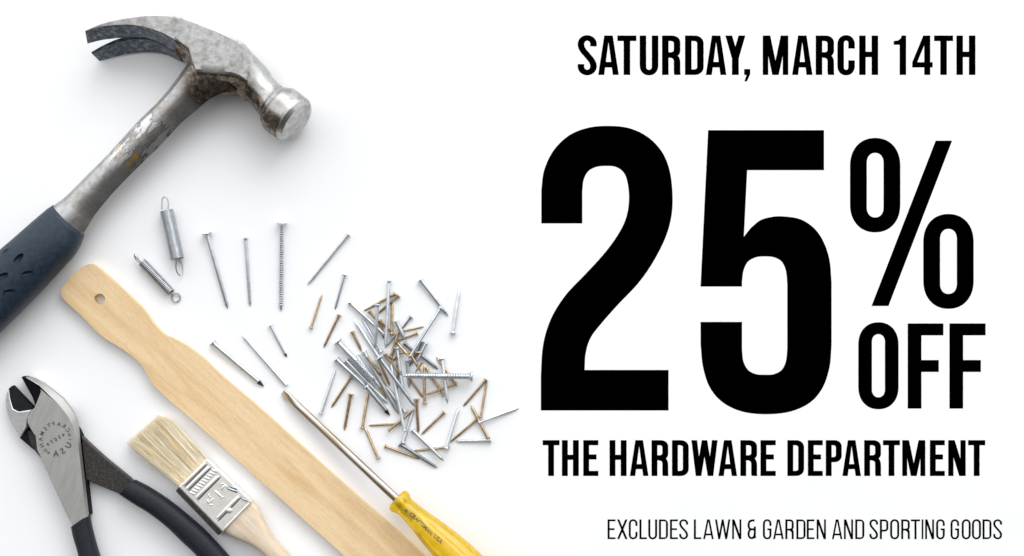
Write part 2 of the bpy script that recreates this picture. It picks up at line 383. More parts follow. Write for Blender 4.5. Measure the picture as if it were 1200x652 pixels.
        G = [stroke(catmull(m([(.83, 1), (.5, 1), (.15, .94), (.02, .80), (.03, .64), (.18, .53), (.45, .5), (.75, .5), (1, .5)]), 4), s),
             stroke(catmull(m([(.4, .5), (.15, .45), (.02, .32), (.02, .17), (.16, .04), (.42, 0), (.68, .04), (.84, .2), (.86, .4), (.86, .66)]), 4), s),
             stroke(m([(.84, .2), (.86, .08), (.93, 0)]), s)]
    elif c == ',': G = [poly([(0, 0), (0, .15*h), (w, .15*h), (w, .02*h), (.45*w, -.165*h), (.02*w, -.165*h), (.38*w, 0)])]
    elif c == '1': G = [poly([(0, .765*h), (0, .86*h), (.33*w, .875*h), (.55*w, .92*h), (.64*w, h), (w, h), (w, 0), (w-s, 0), (w-s, .765*h)])]
    elif c == '4': G = [poly([(0, .32*h), (.54*w, h), (.586*w, h), (.586*w, .75*h), (.25*w, .324*h)]), rect(.586*w, 0, .883*w, h), rect(0, .19*h, .586*w, .324*h), rect(.883*w, .19*h, w, .324*h)]
    return merge(*[([(*v, 0) for v in vs], fs) for vs, fs in G])
ZT = .12
def place(vf, x0, ybase):
    return [U(x0+v[0], ybase-v[1], ZT) for v in vf[0]], vf[1]
def tess(loop):
    vs = [Vector((x, y, 0)) for x, y in loop]
    return [(x, y, 0) for x, y in loop], [tuple(t) for t in geometry.tessellate_polygon([vs])]
def flat(name, vf, parent=None, base=None):
    o = part(name, vf, M['ink'], parent, smooth=0, base=base)
    for p in o.data.polygons:
        if p.normal.z < 0: p.flip()
    return o
def line(words, y1, y2, s, t, label, name='printed_line'):
    h = y2-y1
    root = thing(name, label, 'lettering', U(words[0][0][1], y2, 0), 'printed sale lettering')
    for wd in words:
        flat('printed_word', merge(*[place(glyph(c, b-a, h, s, t), a, y2) for c, a, b in wd]), root)
line([[('S', 677.1, 699.2), ('A', 701, 725.2), ('T', 723.5, 745.8), ('U', 749.6, 771.5), ('R', 775.8, 797.3), ('D', 802.7, 824.6), ('A', 827.1, 851.3), ('Y', 850, 873.5), (',', 872.1, 879.2)],
      [('M', 893.8, 923.8), ('A', 928.2, 952.2), ('R', 955.9, 977.4), ('C', 981.3, 1001.8), ('H', 1006.8, 1029.1)],
      [('1', 1047.3, 1061.9), ('4', 1069, 1093), ('T', 1094.6, 1116.9), ('H', 1120.8, 1143.1)]], 41.8, 88.0, 7.7, 6.5,
     'black printed date line at the top right reading SATURDAY, MARCH 14TH')
line([[('T', 635.9, 655.7), ('H', 658.5, 678.3), ('E', 683.5, 701.2)],
      [('H', 714.3, 734.3), ('A', 738.1, 760), ('R', 763.5, 783.1), ('D', 787.5, 807.1), ('W', 810.2, 841), ('A', 841.9, 863.8), ('R', 867.6, 887.2), ('E', 891.2, 909.1)],
      [('D', 922.7, 942.3), ('E', 946.7, 964.2), ('P', 967.7, 986.4), ('A', 987.1, 1009), ('R', 1012.7, 1032.4), ('T', 1034.7, 1054.7), ('M', 1057.3, 1084.4), ('E', 1089.7, 1107.2), ('N', 1111.2, 1131.7), ('T', 1134.5, 1154.6)]],
     516, 558.0, 6.9, 6.0, 'black printed line below the large numeral reading THE HARDWARE DEPARTMENT')
line([[('E', 712, 721.4), ('X', 723.1, 735.4), ('C', 736.8, 747.1), ('L', 749.3, 758), ('U', 759.7, 770.1), ('D', 772.2, 782.8), ('E', 785.1, 794.5), ('S', 796, 806.3)],
      [('L', 813.1, 821.9), ('A', 824, 836.4), ('W', 837.9, 855.9), ('N', 858, 868.8)], [('&', 876, 887)],
      [('G', 894, 904.1), ('A', 906, 918.4), ('R', 920.3, 930.2), ('D', 933.2, 944), ('E', 945.4, 954.4), ('N', 957, 967.9)],
      [('A', 974.9, 987.2), ('N', 989, 999.7), ('D', 1002.2, 1012.9)],
      [('S', 1018.9, 1028.9), ('P', 1031.1, 1041), ('O', 1043.1, 1053.8), ('R', 1056.1, 1066.2), ('T', 1067.5, 1078.2), ('I', 1080.1, 1082.1), ('N', 1084.2, 1094.6), ('G', 1097, 1107.2)],
      [('G', 1113.9, 1124), ('O', 1127, 1137.6), ('O', 1139, 1149.6), ('D', 1151.4, 1161.9), ('S', 1164, 1174.3)]],
     608.9, 632.0, 2.45, 2.15, 'thin printed line at the bottom right reading EXCLUDES LAWN & GARDEN AND SPORTING GOODS')
# the large numeral
big = thing('printed_numeral', 'huge heavy black numeral 25 printed on the white surface', 'lettering', U(634, 481, 0), 'printed sale lettering')
def ab(pts, ox, oy, k): return [(ox+x/k, -(oy+y/k)) for x, y in pts]
two = ([(26, 221)]+[tuple(p) for p in catmull([(26, 150), (32, 108), (52, 66), (85, 34), (125, 18), (165, 14), (210, 18), (250, 36), (280, 66), (297, 103), (304, 150), (303, 200), (290, 250), (262, 305), (230, 350), (190, 392), (152, 435), (130, 465), (120, 498), (118, 532)], 5)]
       + [(296, 532), (296, 618), (25, 618)]
       + [tuple(p) for p in catmull([(25, 545), (28, 492), (36, 452), (52, 412), (80, 370), (120, 328), (155, 290), (182, 255), (201, 222), (210, 192), (212, 160), (208, 130), (200, 112), (184, 101), (163, 99), (143, 101), (126, 110), (116, 128), (113, 152)], 5)]+[(113, 221)])
five = ([(54, 23), (300, 23), (300, 108), (137, 108), (130, 249)]+[tuple(p) for p in catmull([(145, 230), (165, 214), (190, 207), (213, 206), (250, 212), (280, 232), (300, 262), (312, 300), (316, 345)], 5)]
        + [tuple(p) for p in catmull([(316, 480), (312, 525), (298, 568), (272, 600), (230, 620), (177, 626), (125, 620), (84, 600), (57, 568), (43, 525), (38, 478)], 5)]+[(38, 430), (126, 430)]
        + [tuple(p) for p in catmull([(126, 488), (129, 514), (140, 533), (157, 541), (175, 542), (193, 541), (210, 532), (219, 514), (222, 488)], 5)]
        + [tuple(p) for p in catmull([(222, 350), (219, 321), (210, 302), (194, 293), (175, 291), (155, 293), (138, 303), (129, 322), (126, 345)], 5)]+[(126, 355), (38, 355)])
for L_, ox in ((two, 620), (five, 800)):
    v, f = tess(ab(L_, ox, 140, 1.811))
    flat('printed_digit', ([U(p[0], -p[1], ZT) for p in v], f), big)
pc = thing('printed_percent_sign', 'black printed percent sign beside the top of the large numeral', 'lettering', U(1020, 360, 0), 'printed sale lettering')
flat('percent_ring', place(glyph('O', 59, 108.5, 19.7, 17.5), 996.1, 271.4), pc)
flat('percent_ring', place(glyph('O', 59, 109, 19.7, 17.5), 1082, 361), pc)
flat('percent_slash', ([U(x, y, ZT) for x, y in ((1021.3, 358.8), (1041.2, 358.8), (1115.8, 165), (1096.5, 165))], [(0, 1, 2, 3)]), pc)
off = thing('printed_word', 'heavy black printed word OFF under the percent sign', 'lettering', U(1006, 479, 0), 'printed sale lettering')
flat('printed_letter', place(glyph('O', 47.2, 100, 16, 14), 1005.8, 478.8), off)
flat('printed_letter', place(glyph('F', 41.9, 99.8, 16.1, 14), 1063.7, 479), off)
flat('printed_letter', place(glyph('F', 42.4, 99.8, 16.1, 14), 1112.6, 479), off)

# ------------------------------------------------------------------ claw hammer
hb = Vector((U(150, 170).x, U(150, 170).y, 0))
hammer = thing('claw_hammer', 'worn steel claw hammer with a navy rubber grip lying at the top left', 'hammer', hb)
PAINTZ = 34*SC
PAINT = []
for px, py, r in ((141, 175.5, 3.5), (158, 183, 4.2), (150, 191, 3.2), (154, 187, 2.5)):
    q = W(U(px, py, 34))-W(hb); PAINT.append((q.x, q.y, r*SC))
q = W(U(163, 164, 30))-W(hb); CHIPC = tuple(q)
M['hammer'] = hammer_mat('worn_hammer_steel', light=.86)
M['brown_steel'] = mat('brown_dark_steel', [(.32, (.055, .042, .033)), (.5, (.15, .12, .095)), (.68, (.34, .30, .25))], 330, detail=8, rough=.42, rvar=.1, metal=.8, bump=.3, bscale=1300)  # dark brown mottled steel
M['claw_dark'] = mat('blue_black_claw_steel', [(.3, (.035, .045, .058)), (.5, (.085, .10, .12)), (.66, (.24, .27, .30))], 380, detail=8, rough=.36, rvar=.1, metal=.7, bump=.3, bscale=1300)  # darker blue-black steel for the inner claw faces
M['hammer_shaft'] = hammer_mat('chipped_hammer_shaft_steel', True, .78)
Z1 = lambda x, y: (90+x/3.623, y/3.623)
def polyring(O, I, To, Ti, zt, zm, zb, Bo=None, Bi=None):
    To3, Ti3 = U(*Z1(*To), zt), U(*Z1(*Ti), zt); O3, I3 = U(*Z1(*O), zm), U(*Z1(*I), zm)
    To3 = To3.lerp(Vector((O3.x, O3.y, To3.z)), .8)
    def inset(a, b, k, z): v = a.lerp(b, k); return Vector((v.x, v.y, z))
    Bo3, Bi3 = inset(O3, I3, .12, zb), inset(I3, O3, .12, zb)
    C = [(0, O3), (55, To3), (125, Ti3), (180, I3), (235, Bi3), (305, Bo3), (360, O3)]
    R = []
    for k in range(36):
        a = k*10
        for (a0, p0), (a1, p1) in zip(C, C[1:]):
            if a0 <= a < a1: R.append(p0.lerp(p1, (a-a0)/(a1-a0))); break
    return R
axh = Vector((.80, -.60, 0))
def circring(px, py, z, r, tilt, ez=1.0):
    ax = Vector((axh.x*math.cos(tilt), axh.y*math.cos(tilt), math.sin(tilt)))
    eo = Vector((.60, .80, 0)); eu = eo.cross(ax)*-1
    if eu.z < 0: eu = -eu
    c = U(px, py, z)
    return [c+r*(math.cos(math.radians(a))*eo+math.sin(math.radians(a))*eu*ez) for a in range(0, 360, 10)]
T = math.radians(14)
st = [polyring((400, 70), (420, 235), (402, 76), (415, 165), 55, 40, 10),
      polyring((460, 80), (462, 262), (462, 88), (478, 214), 57, 36, 6),
      polyring((505, 93), (492, 300), (505, 101), (489, 262), 57, 32, 5),
      polyring((550, 107), (530, 372), (550, 116), (505, 309), 57, 30, 5),
      polyring((605, 130), (585, 398), (604, 141), (575, 314), 56, 30, 5),
      polyring((665, 160), (645, 403), (662, 172), (655, 318), 55, 30, 5),
      polyring((715, 190), (692, 412), (711, 204), (690, 329), 54, 30, 6),
      polyring((742, 222), (718, 432), (736, 236), (722, 352), 52, 30, 8)]
circ = [circring(299.0, 97.5, 30, 22.0, T*.5, .95), circring(308, 108.0, 30.5, 20.0, T*.8), circring(318.5, 119.5, 31, 21.5, T), circring(323.0, 124.5, 31.5, 25.5, T)]
allr = st+circ
R = []
cols = []
for j in range(36):
    if 5 <= j <= 14:
        c = []
        for k in range(7): c += [allr[k][j].lerp(allr[k+1][j], q/5) for q in range(5)]
        c += catmull([r[j] for r in allr[6:]], 5)[5:]
        cols.append(c)
    else: cols.append(catmull([r[j] for r in allr], 5))
for i in range(len(cols[0])): R.append([cols[j][i] for j in range(36)])
ax = Vector((axh.x*math.cos(T), axh.y*math.cos(T), math.sin(T)))
def bell(off, r):
    c0 = U(325.7, 126.8, 31.5)+ax*off; eo = Vector((.60, .80, 0)); eu = eo.cross(ax)
    if eu.z < 0: eu = -eu
    return [c0+r*(math.cos(math.radians(a))*eo+math.sin(math.radians(a))*eu) for a in range(0, 360, 10)]
R += [bell(1.0, 27.6), bell(2.5, 28.8), bell(5, 29.2), bell(23, 28.6), bell(25.0, 28.2), bell(28.6, 25.4), bell(29.6, 24.4), bell(30.2, 20), bell(30.7, 10), bell(30.9, .5)]
hv, hf = rings(R)
head = part('hammer_head', (hv, hf), M['hammer'], hammer, smooth=24)
def set_mask(o, vals):
    at = o.data.attributes.new('dark_mask', 'FLOAT', 'POINT'); at.data.foreach_set('value', vals)
ms = []
for k in range(len(hv)):
    i, j = divmod(k, 36); j0 = 12.6 if i < 30 else 12.6-2.6*min(1, (i-30)/12)
    a_ = max(0, min(1, (j-j0)/(.6 if i < 30 else 2.5)+.5)) if j <= 27 else 1
    ms.append(a_*(1 if i < 50 else (.86 if i < 60 and j < 27 else 0)))
set_mask(head, ms)
def prong(To, Ti, Bi, Bo, zs, name, dark=False):
    n = 8
    def rs(L, zz):
        c = catmull([(x, y) for x, y in L], 8)
        m = len(c)-1
        return [U(*Z1(*c[int(round(i*m/(n*3)))]), zz if not isinstance(zz, tuple) else zz[0]+(zz[1]-zz[0])*i/(n*3)) for i in range(n*3+1)]
    a, b, c, d = rs(To, zs[0]), rs(Ti, zs[1]), rs(Bi, zs[2]), rs(Bo, zs[3])
    RR = [[a[i], a[i].lerp(b[i], .5), b[i], b[i].lerp(c[i], .5), c[i], c[i].lerp(d[i], .5), d[i], d[i].lerp(a[i], .5)] for i in range(len(a))]
    v, f = rings(RR)
    return part(name, (v, f), None, head, smooth=30, bevel=.6, mats=[M['hammer'], M['claw_dark']], mi=[1 if (len(q) == 4 and 2 <= q[0] % 8 <= 5) or (dark and len(q) == 4) else (1 if len(q) > 4 else 0) for q in f])
prong([(35, 131), (110, 100), (200, 80), (300, 68), (400, 70), (480, 84)], [(36, 136), (110, 114), (230, 107), (335, 130), (420, 172), (482, 220)],
      [(45, 187), (105, 172), (180, 163), (260, 158), (330, 172), (400, 207), (480, 273)], [(44, 150), (110, 130), (200, 110), (300, 105), (400, 115), (480, 140)],
      ((56, 54.2), (55.5, 54.2), (36, 31), (36, 30)), 'claw')
prong([(60, 222), (120, 188), (190, 160), (280, 140), (360, 140), (440, 170)], [(64, 230), (125, 197), (190, 175), (270, 165), (350, 185), (430, 235)],
      [(97, 262), (150, 247), (220, 231), (300, 223), (380, 233), (450, 268)], [(95, 240), (150, 215), (220, 190), (300, 170), (380, 175), (450, 210)],
      ((26, 26), (25, 25), (3, 5), (4, 5)), 'claw', True)
def lofted(pairs, n=32, ex=2.6, per=5):
    rr = []
    for (L, Rr, zc, hz) in pairs:
        a, b = U(*L, zc), U(*Rr, zc); c = (a+b)/2; h = (b-a)/2
        ring = []
        for k in range(n):
            t = 2*PI*k/n; cx, sy = math.cos(t), math.sin(t)
            ring.append(c+h*math.copysign(abs(cx)**(2/ex), cx)+Vector((0, 0, hz*math.copysign(abs(sy)**(2/ex), sy))))
        rr.append(ring)
    cols = [catmull([r[j] for r in rr], per) for j in range(n)]
    return rings([[cols[j][i] for j in range(n)] for i in range(len(cols[0]))])
def facet(pairs, per=5):       # handle with flat facets: octagonal section
    rr = []
    for (L, Rr, zc, hz) in pairs:
        a, b = U(*L, zc), U(*Rr, zc); c = (a+b)/2; h = (b-a)/2
        pts = [(-1, 0), (-.93, .40), (-.66, .80), (-.30, .96), (.0, 1), (.36, .86), (.72, .62), (1.0, .36), (.80, -.3), (.5, -.9), (-.4, -.9), (-.86, -.5)]
        rr.append([c+h*x+Vector((0, 0, hz*y)) for x, y in pts])
    cols = [catmull([r[j] for r in rr], per) for j in range(12)]
    return rings([[cols[j][i] for j in range(12)] for i in range(len(cols[0]))])
shaft = part('shaft', facet([((236, 58), (278, 108), 32, 20), ((225, 68), (262, 110.5), 32, 20), ((213.5, 84), (246, 118.0), 30, 19), ((200.4, 102), (230.5, 131), 27, 18), ((183.8, 121.4), (211.4, 147.3), 25, 17),
        ((160.8, 143.8), (190, 170.5), 24, 16.5), ((128.6, 179.4), (158.5, 201), 23, 16), ((100, 208), (133, 227.5), 22, 15.5), ((78.5, 229.4), (113, 252), 21, 16), ((66, 239), (104, 267), 21, 17), ((52, 250), (94, 281), 22, 17)]),
        M['hammer_shaft'], hammer, smooth=30)
_c = W(U(248, 98, 30))-W(hb)
set_mask(shaft, [max(0, min(1, 1.25-((v.co.xy-_c.xy).length/SC)/42)) for v in shaft.data.vertices])
grip = part('grip', lofted([((62.5, 240.5), (95.0, 271.5), 21, 16.5), ((60.2, 242.3), (96.8, 273.6), 22, 19.5), ((55, 246), (96.5, 280), 22.5, 21), ((34, 264), (88, 297.5), 24, 23.5), ((17, 279), (67, 321), 25, 24.5), ((-1, 294.5), (44, 346), 25, 24.5),
        ((-40, 331), (6, 384), 25, 24), ((-90, 378), (-45, 432), 25, 24), ((-112, 400), (-70, 452), 25, 22), ((-118, 410), (-80, 455), 25, 10)], n=48, ex=2.25, per=8), M['rubber'], hammer, smooth=50)
def apply_bool(obj, cutters):
    for c in cutters:
        m = obj.modifiers.new('cut', 'BOOLEAN'); m.operation = 'DIFFERENCE'; m.object = c; m.solver = 'EXACT'
    bpy.context.view_layer.update()
    dg = bpy.context.evaluated_depsgraph_get()
    me = bpy.data.meshes.new_from_object(obj.evaluated_get(dg))
    obj.modifiers.clear(); obj.data = me
    for c in cutters: bpy.data.objects.remove(c, do_unlink=True)
cut = []
for px, py, ang, zt in ((4.6, 295, 48, 46), (22, 302.8, 42, 48.5), (32.2, 321.2, 12, 49), (3, 324, 25, 49), (11, 342.7, 8, 48)):
    c = U(px, py, zt); a = math.radians(ang)
    R_ = []
    for i in range(11):
        t = PI*i/10; R_.append([(math.cos(t)*7.4, max(math.sin(t), .02)*3.5*math.cos(2*PI*k/16), max(math.sin(t), .02)*4.5*math.sin(2*PI*k/16)) for k in range(16)])
    vf = rings(R_)
    vf = ([Vector((x*math.cos(a)-y*math.sin(a), x*math.sin(a)+y*math.cos(a), z))+c for x, y, z in vf[0]], vf[1])
    cut.append(part('cutter', vf, M['rubber'], None, base=(0, 0, 0)))
apply_bool(grip, cut)
smoothmesh(grip.data, 40)

# ------------------------------------------------------------------ diagonal cutting pliers
pb = Vector((U(64, 520).x, U(64, 520).y, 0))
pl = thing('diagonal_cutting_pliers', 'diagonal cutting pliers with open black jaws and curved black grips at the bottom left', 'pliers', pb)
Z4 = lambda x, y: (x/5.925, 430+y/5.925)
# lower lever (left jaw, right handle)
leverB = merge(prism([(33, 505), (60, 505), (88, 500), (92.5, 507), (103, 517.8), (124.5, 537.4), (153, 560.5), (158, 566), (146, 582), (137, 577), (113.8, 567.6), (99.6, 560.5), (86, 556), (60, 550), (43.9, 531), (36, 520)], 3, 13, zref=10))
lb = part('lower_lever', leverB, M['dark_steel'], pl, bevel=.8, smooth=30, label='dark steel lever behind the pale plate, running to the right grip')
ljaw = part('jaw', slab([(10.1, 455.6, 17), (6.8, 462, 13), (6.2, 471, 11), (6.8, 480.6, 11), (11.8, 495.8, 11), (23.6, 513.3, 13), (31.0, 500.5, 20), (31.5, 492, 22), (34, 484, 22), (36.2, 480.4, 22), (22, 482.3, 21), (15.2, 479, 20), (11.8, 467, 19)], 3),
            M['bright_steel'], lb, bevel=1.2, smooth=40, label='left jaw, ground bright on its outer side')
part('cutting_edge', slab([(10.2, 455.3, 19), (14.3, 452, 14), (38.8, 477.1, 12), (38.5, 479.3, 15), (33.8, 480.7, 21.4), (22, 482.3, 21.4), (15.2, 479, 20.4), (11.8, 467, 19.4)], 4), M['black_steel'], lb, bevel=.5, smooth=30)
part('joint_shoulder', prism([(23.1, 513.5), (31, 499.5), (35.5, 506), (40.5, 512), (44.2, 531)], 3.5, 12.5), M['black_steel'], lb)
# upper lever (right jaw, pale plate, left handle)
bot = [(28.7, 441.8), (34, 441.8), (40.5, 444.2), (50.6, 449.8), (62.4, 459.0), (73, 467.5), (81.2, 478), (86.6, 487), (90.2, 498), (91.6, 512.5), (95.2, 544.5), (102.4, 606), (85.4, 618), (76.5, 601.4), (58.7, 562.3), (42.7, 527), (41, 512), (35, 503), (31.3, 495), (32, 488), (35.5, 481.5), (39.7, 478), (42.4, 471.6), (47.5, 459), (45.8, 451.8), (37, 447)]
top = [(30.5, 443.0), (34, 444), (40, 447.5), (48.5, 454.5), (58, 463.5), (68, 473), (76.5, 483.5), (82.5, 492), (87.2, 502), (90.2, 514), (94.0, 545), (101.4, 606), (85.9, 617), (77.2, 601), (59.4, 562), (43.4, 526.7), (41.8, 511.5), (35.8, 502.5), (32.1, 495), (32.8, 488.2), (36.2, 482), (40.3, 478.4), (43.0, 471.8), (48.0, 459), (46.0, 452.8), (38, 448)]
vf1 = prism(bot, 13.3, 18, zref=22)
n_ = len(bot)
vf2 = ([Vector((U(x, y, 22).x, U(x, y, 22).y, 18)) for x, y in bot]+[U(x, y, 23.5) for x, y in top],
       [tuple(range(n_, 2*n_))]+[(i, (i+1) % n_, n_+(i+1) % n_, n_+i) for i in range(n_)])
up = part('upper_lever', (vf1[0]+vf2[0][n_:], [vf1[1][0]]+vf1[1][2:]+[tuple(i+n_ for i in f) for f in vf2[1]]), M['plier_steel'], pl, bevel=.5, smooth=30, label='pale satin steel lever with the stamped ring of letters')
part('cutting_edge', slab([(25.1, 442.4, 14), (26.5, 441.2, 15), (28.9, 441.6, 20), (37, 446.6, 22), (45.8, 451.8, 22.5), (47.6, 458.9, 22.5), (42.4, 471.6, 19), (39.9, 469.0, 12)], 4), M['black_steel'], up, bevel=.5, smooth=30)
part('lever_edge_shade', prism([(30, 444), (45, 455), (60, 470), (78, 487), (90.5, 503), (95, 512), (98.5, 545), (105, 604), (86, 615), (77.5, 600), (60, 562), (46, 530), (44, 512), (37, 503), (34, 492), (42, 480)], 2, 13, zref=16), M['black_steel'], up)  # black layer under the lever; its right margin paints in the side shadow
part('jaw', slab([(34, 443.2, 13), (46, 446.2, 11), (58.5, 454.5, 9), (70, 464, 8), (80.5, 476, 8), (82.3, 479.6, 8), (78, 481, 12), (66, 472, 14), (52, 458, 15), (41, 449, 16)], 2), M['bright_steel'], up, bevel=1, smooth=40, label='rounded outer side of the right jaw')
def gripl(name, L, Rr, z0, hz, parent):
    return part(name, lofted([(l, r, z0, h_) for l, r, h_ in zip(L, Rr, hz)], n=24, ex=2.4, per=6), M['pliers_grip'], parent, smooth=45)
gripl('grip', [(158.5, 562.3), (177.9, 572.6), (199.2, 586.8), (220.6, 604), (241.9, 623), (268.6, 652), (300, 690), (312, 706)],
      [(140.5, 579.5), (158, 591), (176, 602), (196, 617.5), (213, 634), (234, 655), (262, 697), (276, 716)], 14, [11, 12, 12.5, 13, 13, 13, 12, 8], lb)
gripl('grip', [(83.8, 617.6), (86.5, 630), (90.5, 643), (97, 668), (104, 695), (108, 706)], [(104.8, 602.8), (108.5, 621), (113.5, 640), (122, 668), (130, 693), (133, 702)], 14, [11.5, 12, 12.5, 13, 12, 8], up)
# stamped, mirrored lettering
def text_vf(ch, size):
    cu = bpy.data.curves.new('t', 'FONT'); cu.body = ch; cu.size = size; cu.align_x = 'CENTER'; cu.resolution_u = 3
    cu.offset = size*.022
    ob = bpy.data.objects.new('t', cu); S.collection.objects.link(ob)
    bpy.context.view_layer.update()
    me = bpy.data.meshes.new_from_object(ob.evaluated_get(bpy.context.evaluated_depsgraph_get()))
    vf = ([tuple(v.co) for v in me.vertices], [tuple(p.vertices) for p in me.polygons])
    bpy.data.objects.remove(ob, do_unlink=True); bpy.data.curves.remove(cu); bpy.data.meshes.remove(me)
    return vf
def put(ch, size, px, py, xdir, ydir, z):
    c = U(px, py, z); X = Vector((*xdir, 0)).normalized(); Y = Vector((*ydir, 0)).normalized()
    v, f = text_vf(ch, size*.9)
    return [c+X*a+Y*(b-size*.32) for a, b, _ in v], f
G2 = lambda x, y: (25+x/10.87, 485+y/10.87)
cx, cy = G2(425, 320); pieces = []
for ch, x, y, sz in (('C', 592, 208, 6.9), ('R', 545, 158, 6.9), ('A', 480, 132, 6.9), ('F', 408, 126, 6.9), ('T', 352, 148, 6.9), ('S', 303, 190, 6.9), ('M', 262, 250, 6.9), ('A', 243, 325, 6.9), ('N', 260, 405, 6.9),
                 ('D', 308, 468, 5.6), ('A', 345, 500, 5.6), ('N', 612, 268, 5.4), ('I', 617, 325, 5.4)):
    px, py = G2(x, y); u = Vector((px-cx, cy-py)).normalized()
    pieces.append(put(ch, sz, px, py, (-u.y, u.x), (u.x, u.y), 23.75))
for ch, x, y in (('U', 597, 402), ('S', 525, 475), ('A', 440, 507)):
    px, py = G2(x, y); u = Vector((cx-px, py-cy)).normalized()
    pieces.append(put(ch, 10.5, px, py, (-abs(u.y), u.x if u.y > 0 else -u.x) if False else (-u.y, u.x), (u.x, u.y), 23.75))
for k, ch in enumerate('45074'):
    px, py = G2(535-(535-340)*k/4, 268+(388-268)*k/4)
    d = Vector((-195, -120)).normalized()
    pieces.append(put(ch, 6.6, px, py, (d.x, d.y), (d.y, -d.x), 23.75))
o = part('stamped_lettering', merge(*pieces), M['stamp'], up, smooth=0)

# ------------------------------------------------------------------ wooden stirring stick
right = [(103.7, 309.8), (111, 311.2), (132.8, 329.3), (153.2, 348.3), (167.8, 362.8), (179.4, 378.8), (191, 390.5), (208.6, 399.2), (223, 408), (240.6, 422.5), (263.9, 444.4), (300, 475), (350, 520.3), (400, 565.8), (456, 614.6), (500, 655), (542, 694)]
left = [(97.9, 311.8), (83.3, 323.5), (73, 338), (71.6, 345.3), (77.5, 354), (95, 370), (118.3, 393.4), (141.6, 408), (159, 421), (169.2, 432.7), (179.4, 450.2), (197, 467.7), (222, 489), (280, 540.5), (350, 603.5), (404, 652), (450, 694)]
loop = [tuple(p) for p in catmull(right, 4)]+[tuple(p) for p in catmull(left, 4)][::-1]
hole = [(116.8+6.6*math.cos(2*PI*k/24), 350.6+6.3*math.sin(2*PI*k/24)) for k in range(24)]
def holed(loop, hole, z0, z1):
    A = [Vector((x, y, 0)) for x, y in loop]; B = [Vector((x, y, 0)) for x, y in hole]
    tri = geometry.tessellate_polygon([A, B]); P = A+B; n = len(P); nl = len(A)
    Tp = [U(p.x, p.y, z1) for p in P]; V = Tp+[Vector((p.x, p.y, z0)) for p in Tp]
    F = [tuple(t) for t in tri]+[tuple(n+i for i in reversed(t)) for t in tri]
    for s, e in ((0, nl), (nl, n)):
        m = e-s
        for i in range(m): F.append((s+i, s+(i+1) % m, n+s+(i+1) % m, n+s+i))
    return V, F
sb = Vector((U(250, 470).x, U(250, 470).y, 0))
stick = part('stirring_stick', holed(loop, hole, .3, 11), M['wood'], None, base=sb, smooth=30, bevel=1.3, bseg=2)
stick['label'] = 'flat pale birch stirring stick with a round hanging hole, lying diagonally'; stick['category'] = 'stirring stick'

# ------------------------------------------------------------------ paint brush
bb = Vector((U(252, 580).x, U(252, 580).y, 0))
brush = thing('paint_brush', 'flat paint brush with cream bristles, tin ferrule and pale wooden handle', 'paint brush', bb)
F0, F1, F2, F3 = Vector((209.6, 570.5)), Vector((243, 537)), Vector((296.1, 587.3)), Vector((261.2, 623.5))
def fp(u, v):           # u across (0 = lower-left side), v along (0 = bristle end)
    return F0.lerp(F1, u).lerp(F3.lerp(F2, u), v)
def brect(u0, u1, v0, v1): return [tuple(fp(*q)) for q in ((u0, v0), (u1, v0), (u1, v1), (u0, v1))]
ZF = 25
fer = part('ferrule', prism([tuple(fp(*q)) for q in ((-.21, .01), (.925, -.005), (.925, 1.005), (-.21, 1.0))], 3, ZF, top=brect(0, .975, 0, 1)), M['ferrule'], brush, bevel=1.1, bseg=3, smooth=40)
def ridge(a, b, r, sink=.12, n=10, name='ferrule_ridge', zz=ZF):
    A, B_ = U(*fp(*a), zz-r*sink), U(*fp(*b), zz-r*sink)
    P = [A.lerp(B_, t) for t in (0, .04, .12, .5, .88, .96, 1)]
    return tube(P, [r*.2, r*.65, r, r, r, r*.65, r*.2], n)
rs = [ridge((.03, .035), (.95, .035), 2.6, .72), ridge((.03, .12), (.95, .12), 3.0, .72), ridge((.04, .33), (.94, .33), 3.2, .72), ridge((.06, .79), (.93, .79), 3.2, .72), ridge((.03, .985), (.95, .985), 1.6, .6)]
part('ferrule_ridges', merge(*rs), M['ferrule'], fer, smooth=60)
rs = []
for k in range(10):
    u = .10+k*.086
    rs.append(ridge((u, .175), (u+.05, .275), 1.7, .62, 12))
part('painted_groove_shade', merge(*[ridge((.05, v), (.93, v), .85, .5, 8) for v in (.068, .155, .365, .828)]), M['dark_steel'], fer, smooth=60)  # dark strips paint in the dark reflections beside the ridges
part('slanted_ribs', merge(*rs), M['ferrule'], fer, smooth=60)
def gl(a, b, r=.8): return ridge(a, b, r*1.5, .55, 12)
em = [gl((.56, .44), (.56, .62), 1.1), gl((.50, .60), (.62, .62)),                    # the embossed 1 between the arrows
      gl((.66, .52), (.84, .50)), gl((.84, .50), (.78, .44)), gl((.84, .50), (.80, .57)),
      gl((.42, .52), (.22, .53)), gl((.22, .53), (.29, .46)), gl((.22, .53), (.28, .60)), gl((.40, .42), (.34, .46), .6), gl((.34, .46), (.40, .48), .6)]
part('embossed_marks', merge(*em), M['ferrule'], fer, smooth=60)
part('side_dent', merge(ridge((.80, .56), (.92, .74), 2.0, .7), ridge((.88, .56), (.95, .70), 1.6, .6), ridge((.86, .84), (.92, .95), 1.2, .5)), M['zinc_dark'], fer, smooth=60)
part('dark_side_strip', prism([tuple(fp(*q)) for q in ((-.135, .012), (-.01, .0), (-.01, .995), (-.135, .99))], 2, 20, zref=20), M['dark_steel'], fer, bevel=.8)  # dark strip laid along the ferrule's lower-left side
rc = U(268.8, 598.2, ZF-.8)
part('rivet', lathe(rc, (0, 0, 1), [(0, 4.0), (.6, 4.1), (1.0, 3.4), (1.1, 3.2), (1.9, 2.9), (2.7, 1.9), (3.0, .3)], 20), M['bright_steel'], fer, smooth=60)
def bh(L): return L
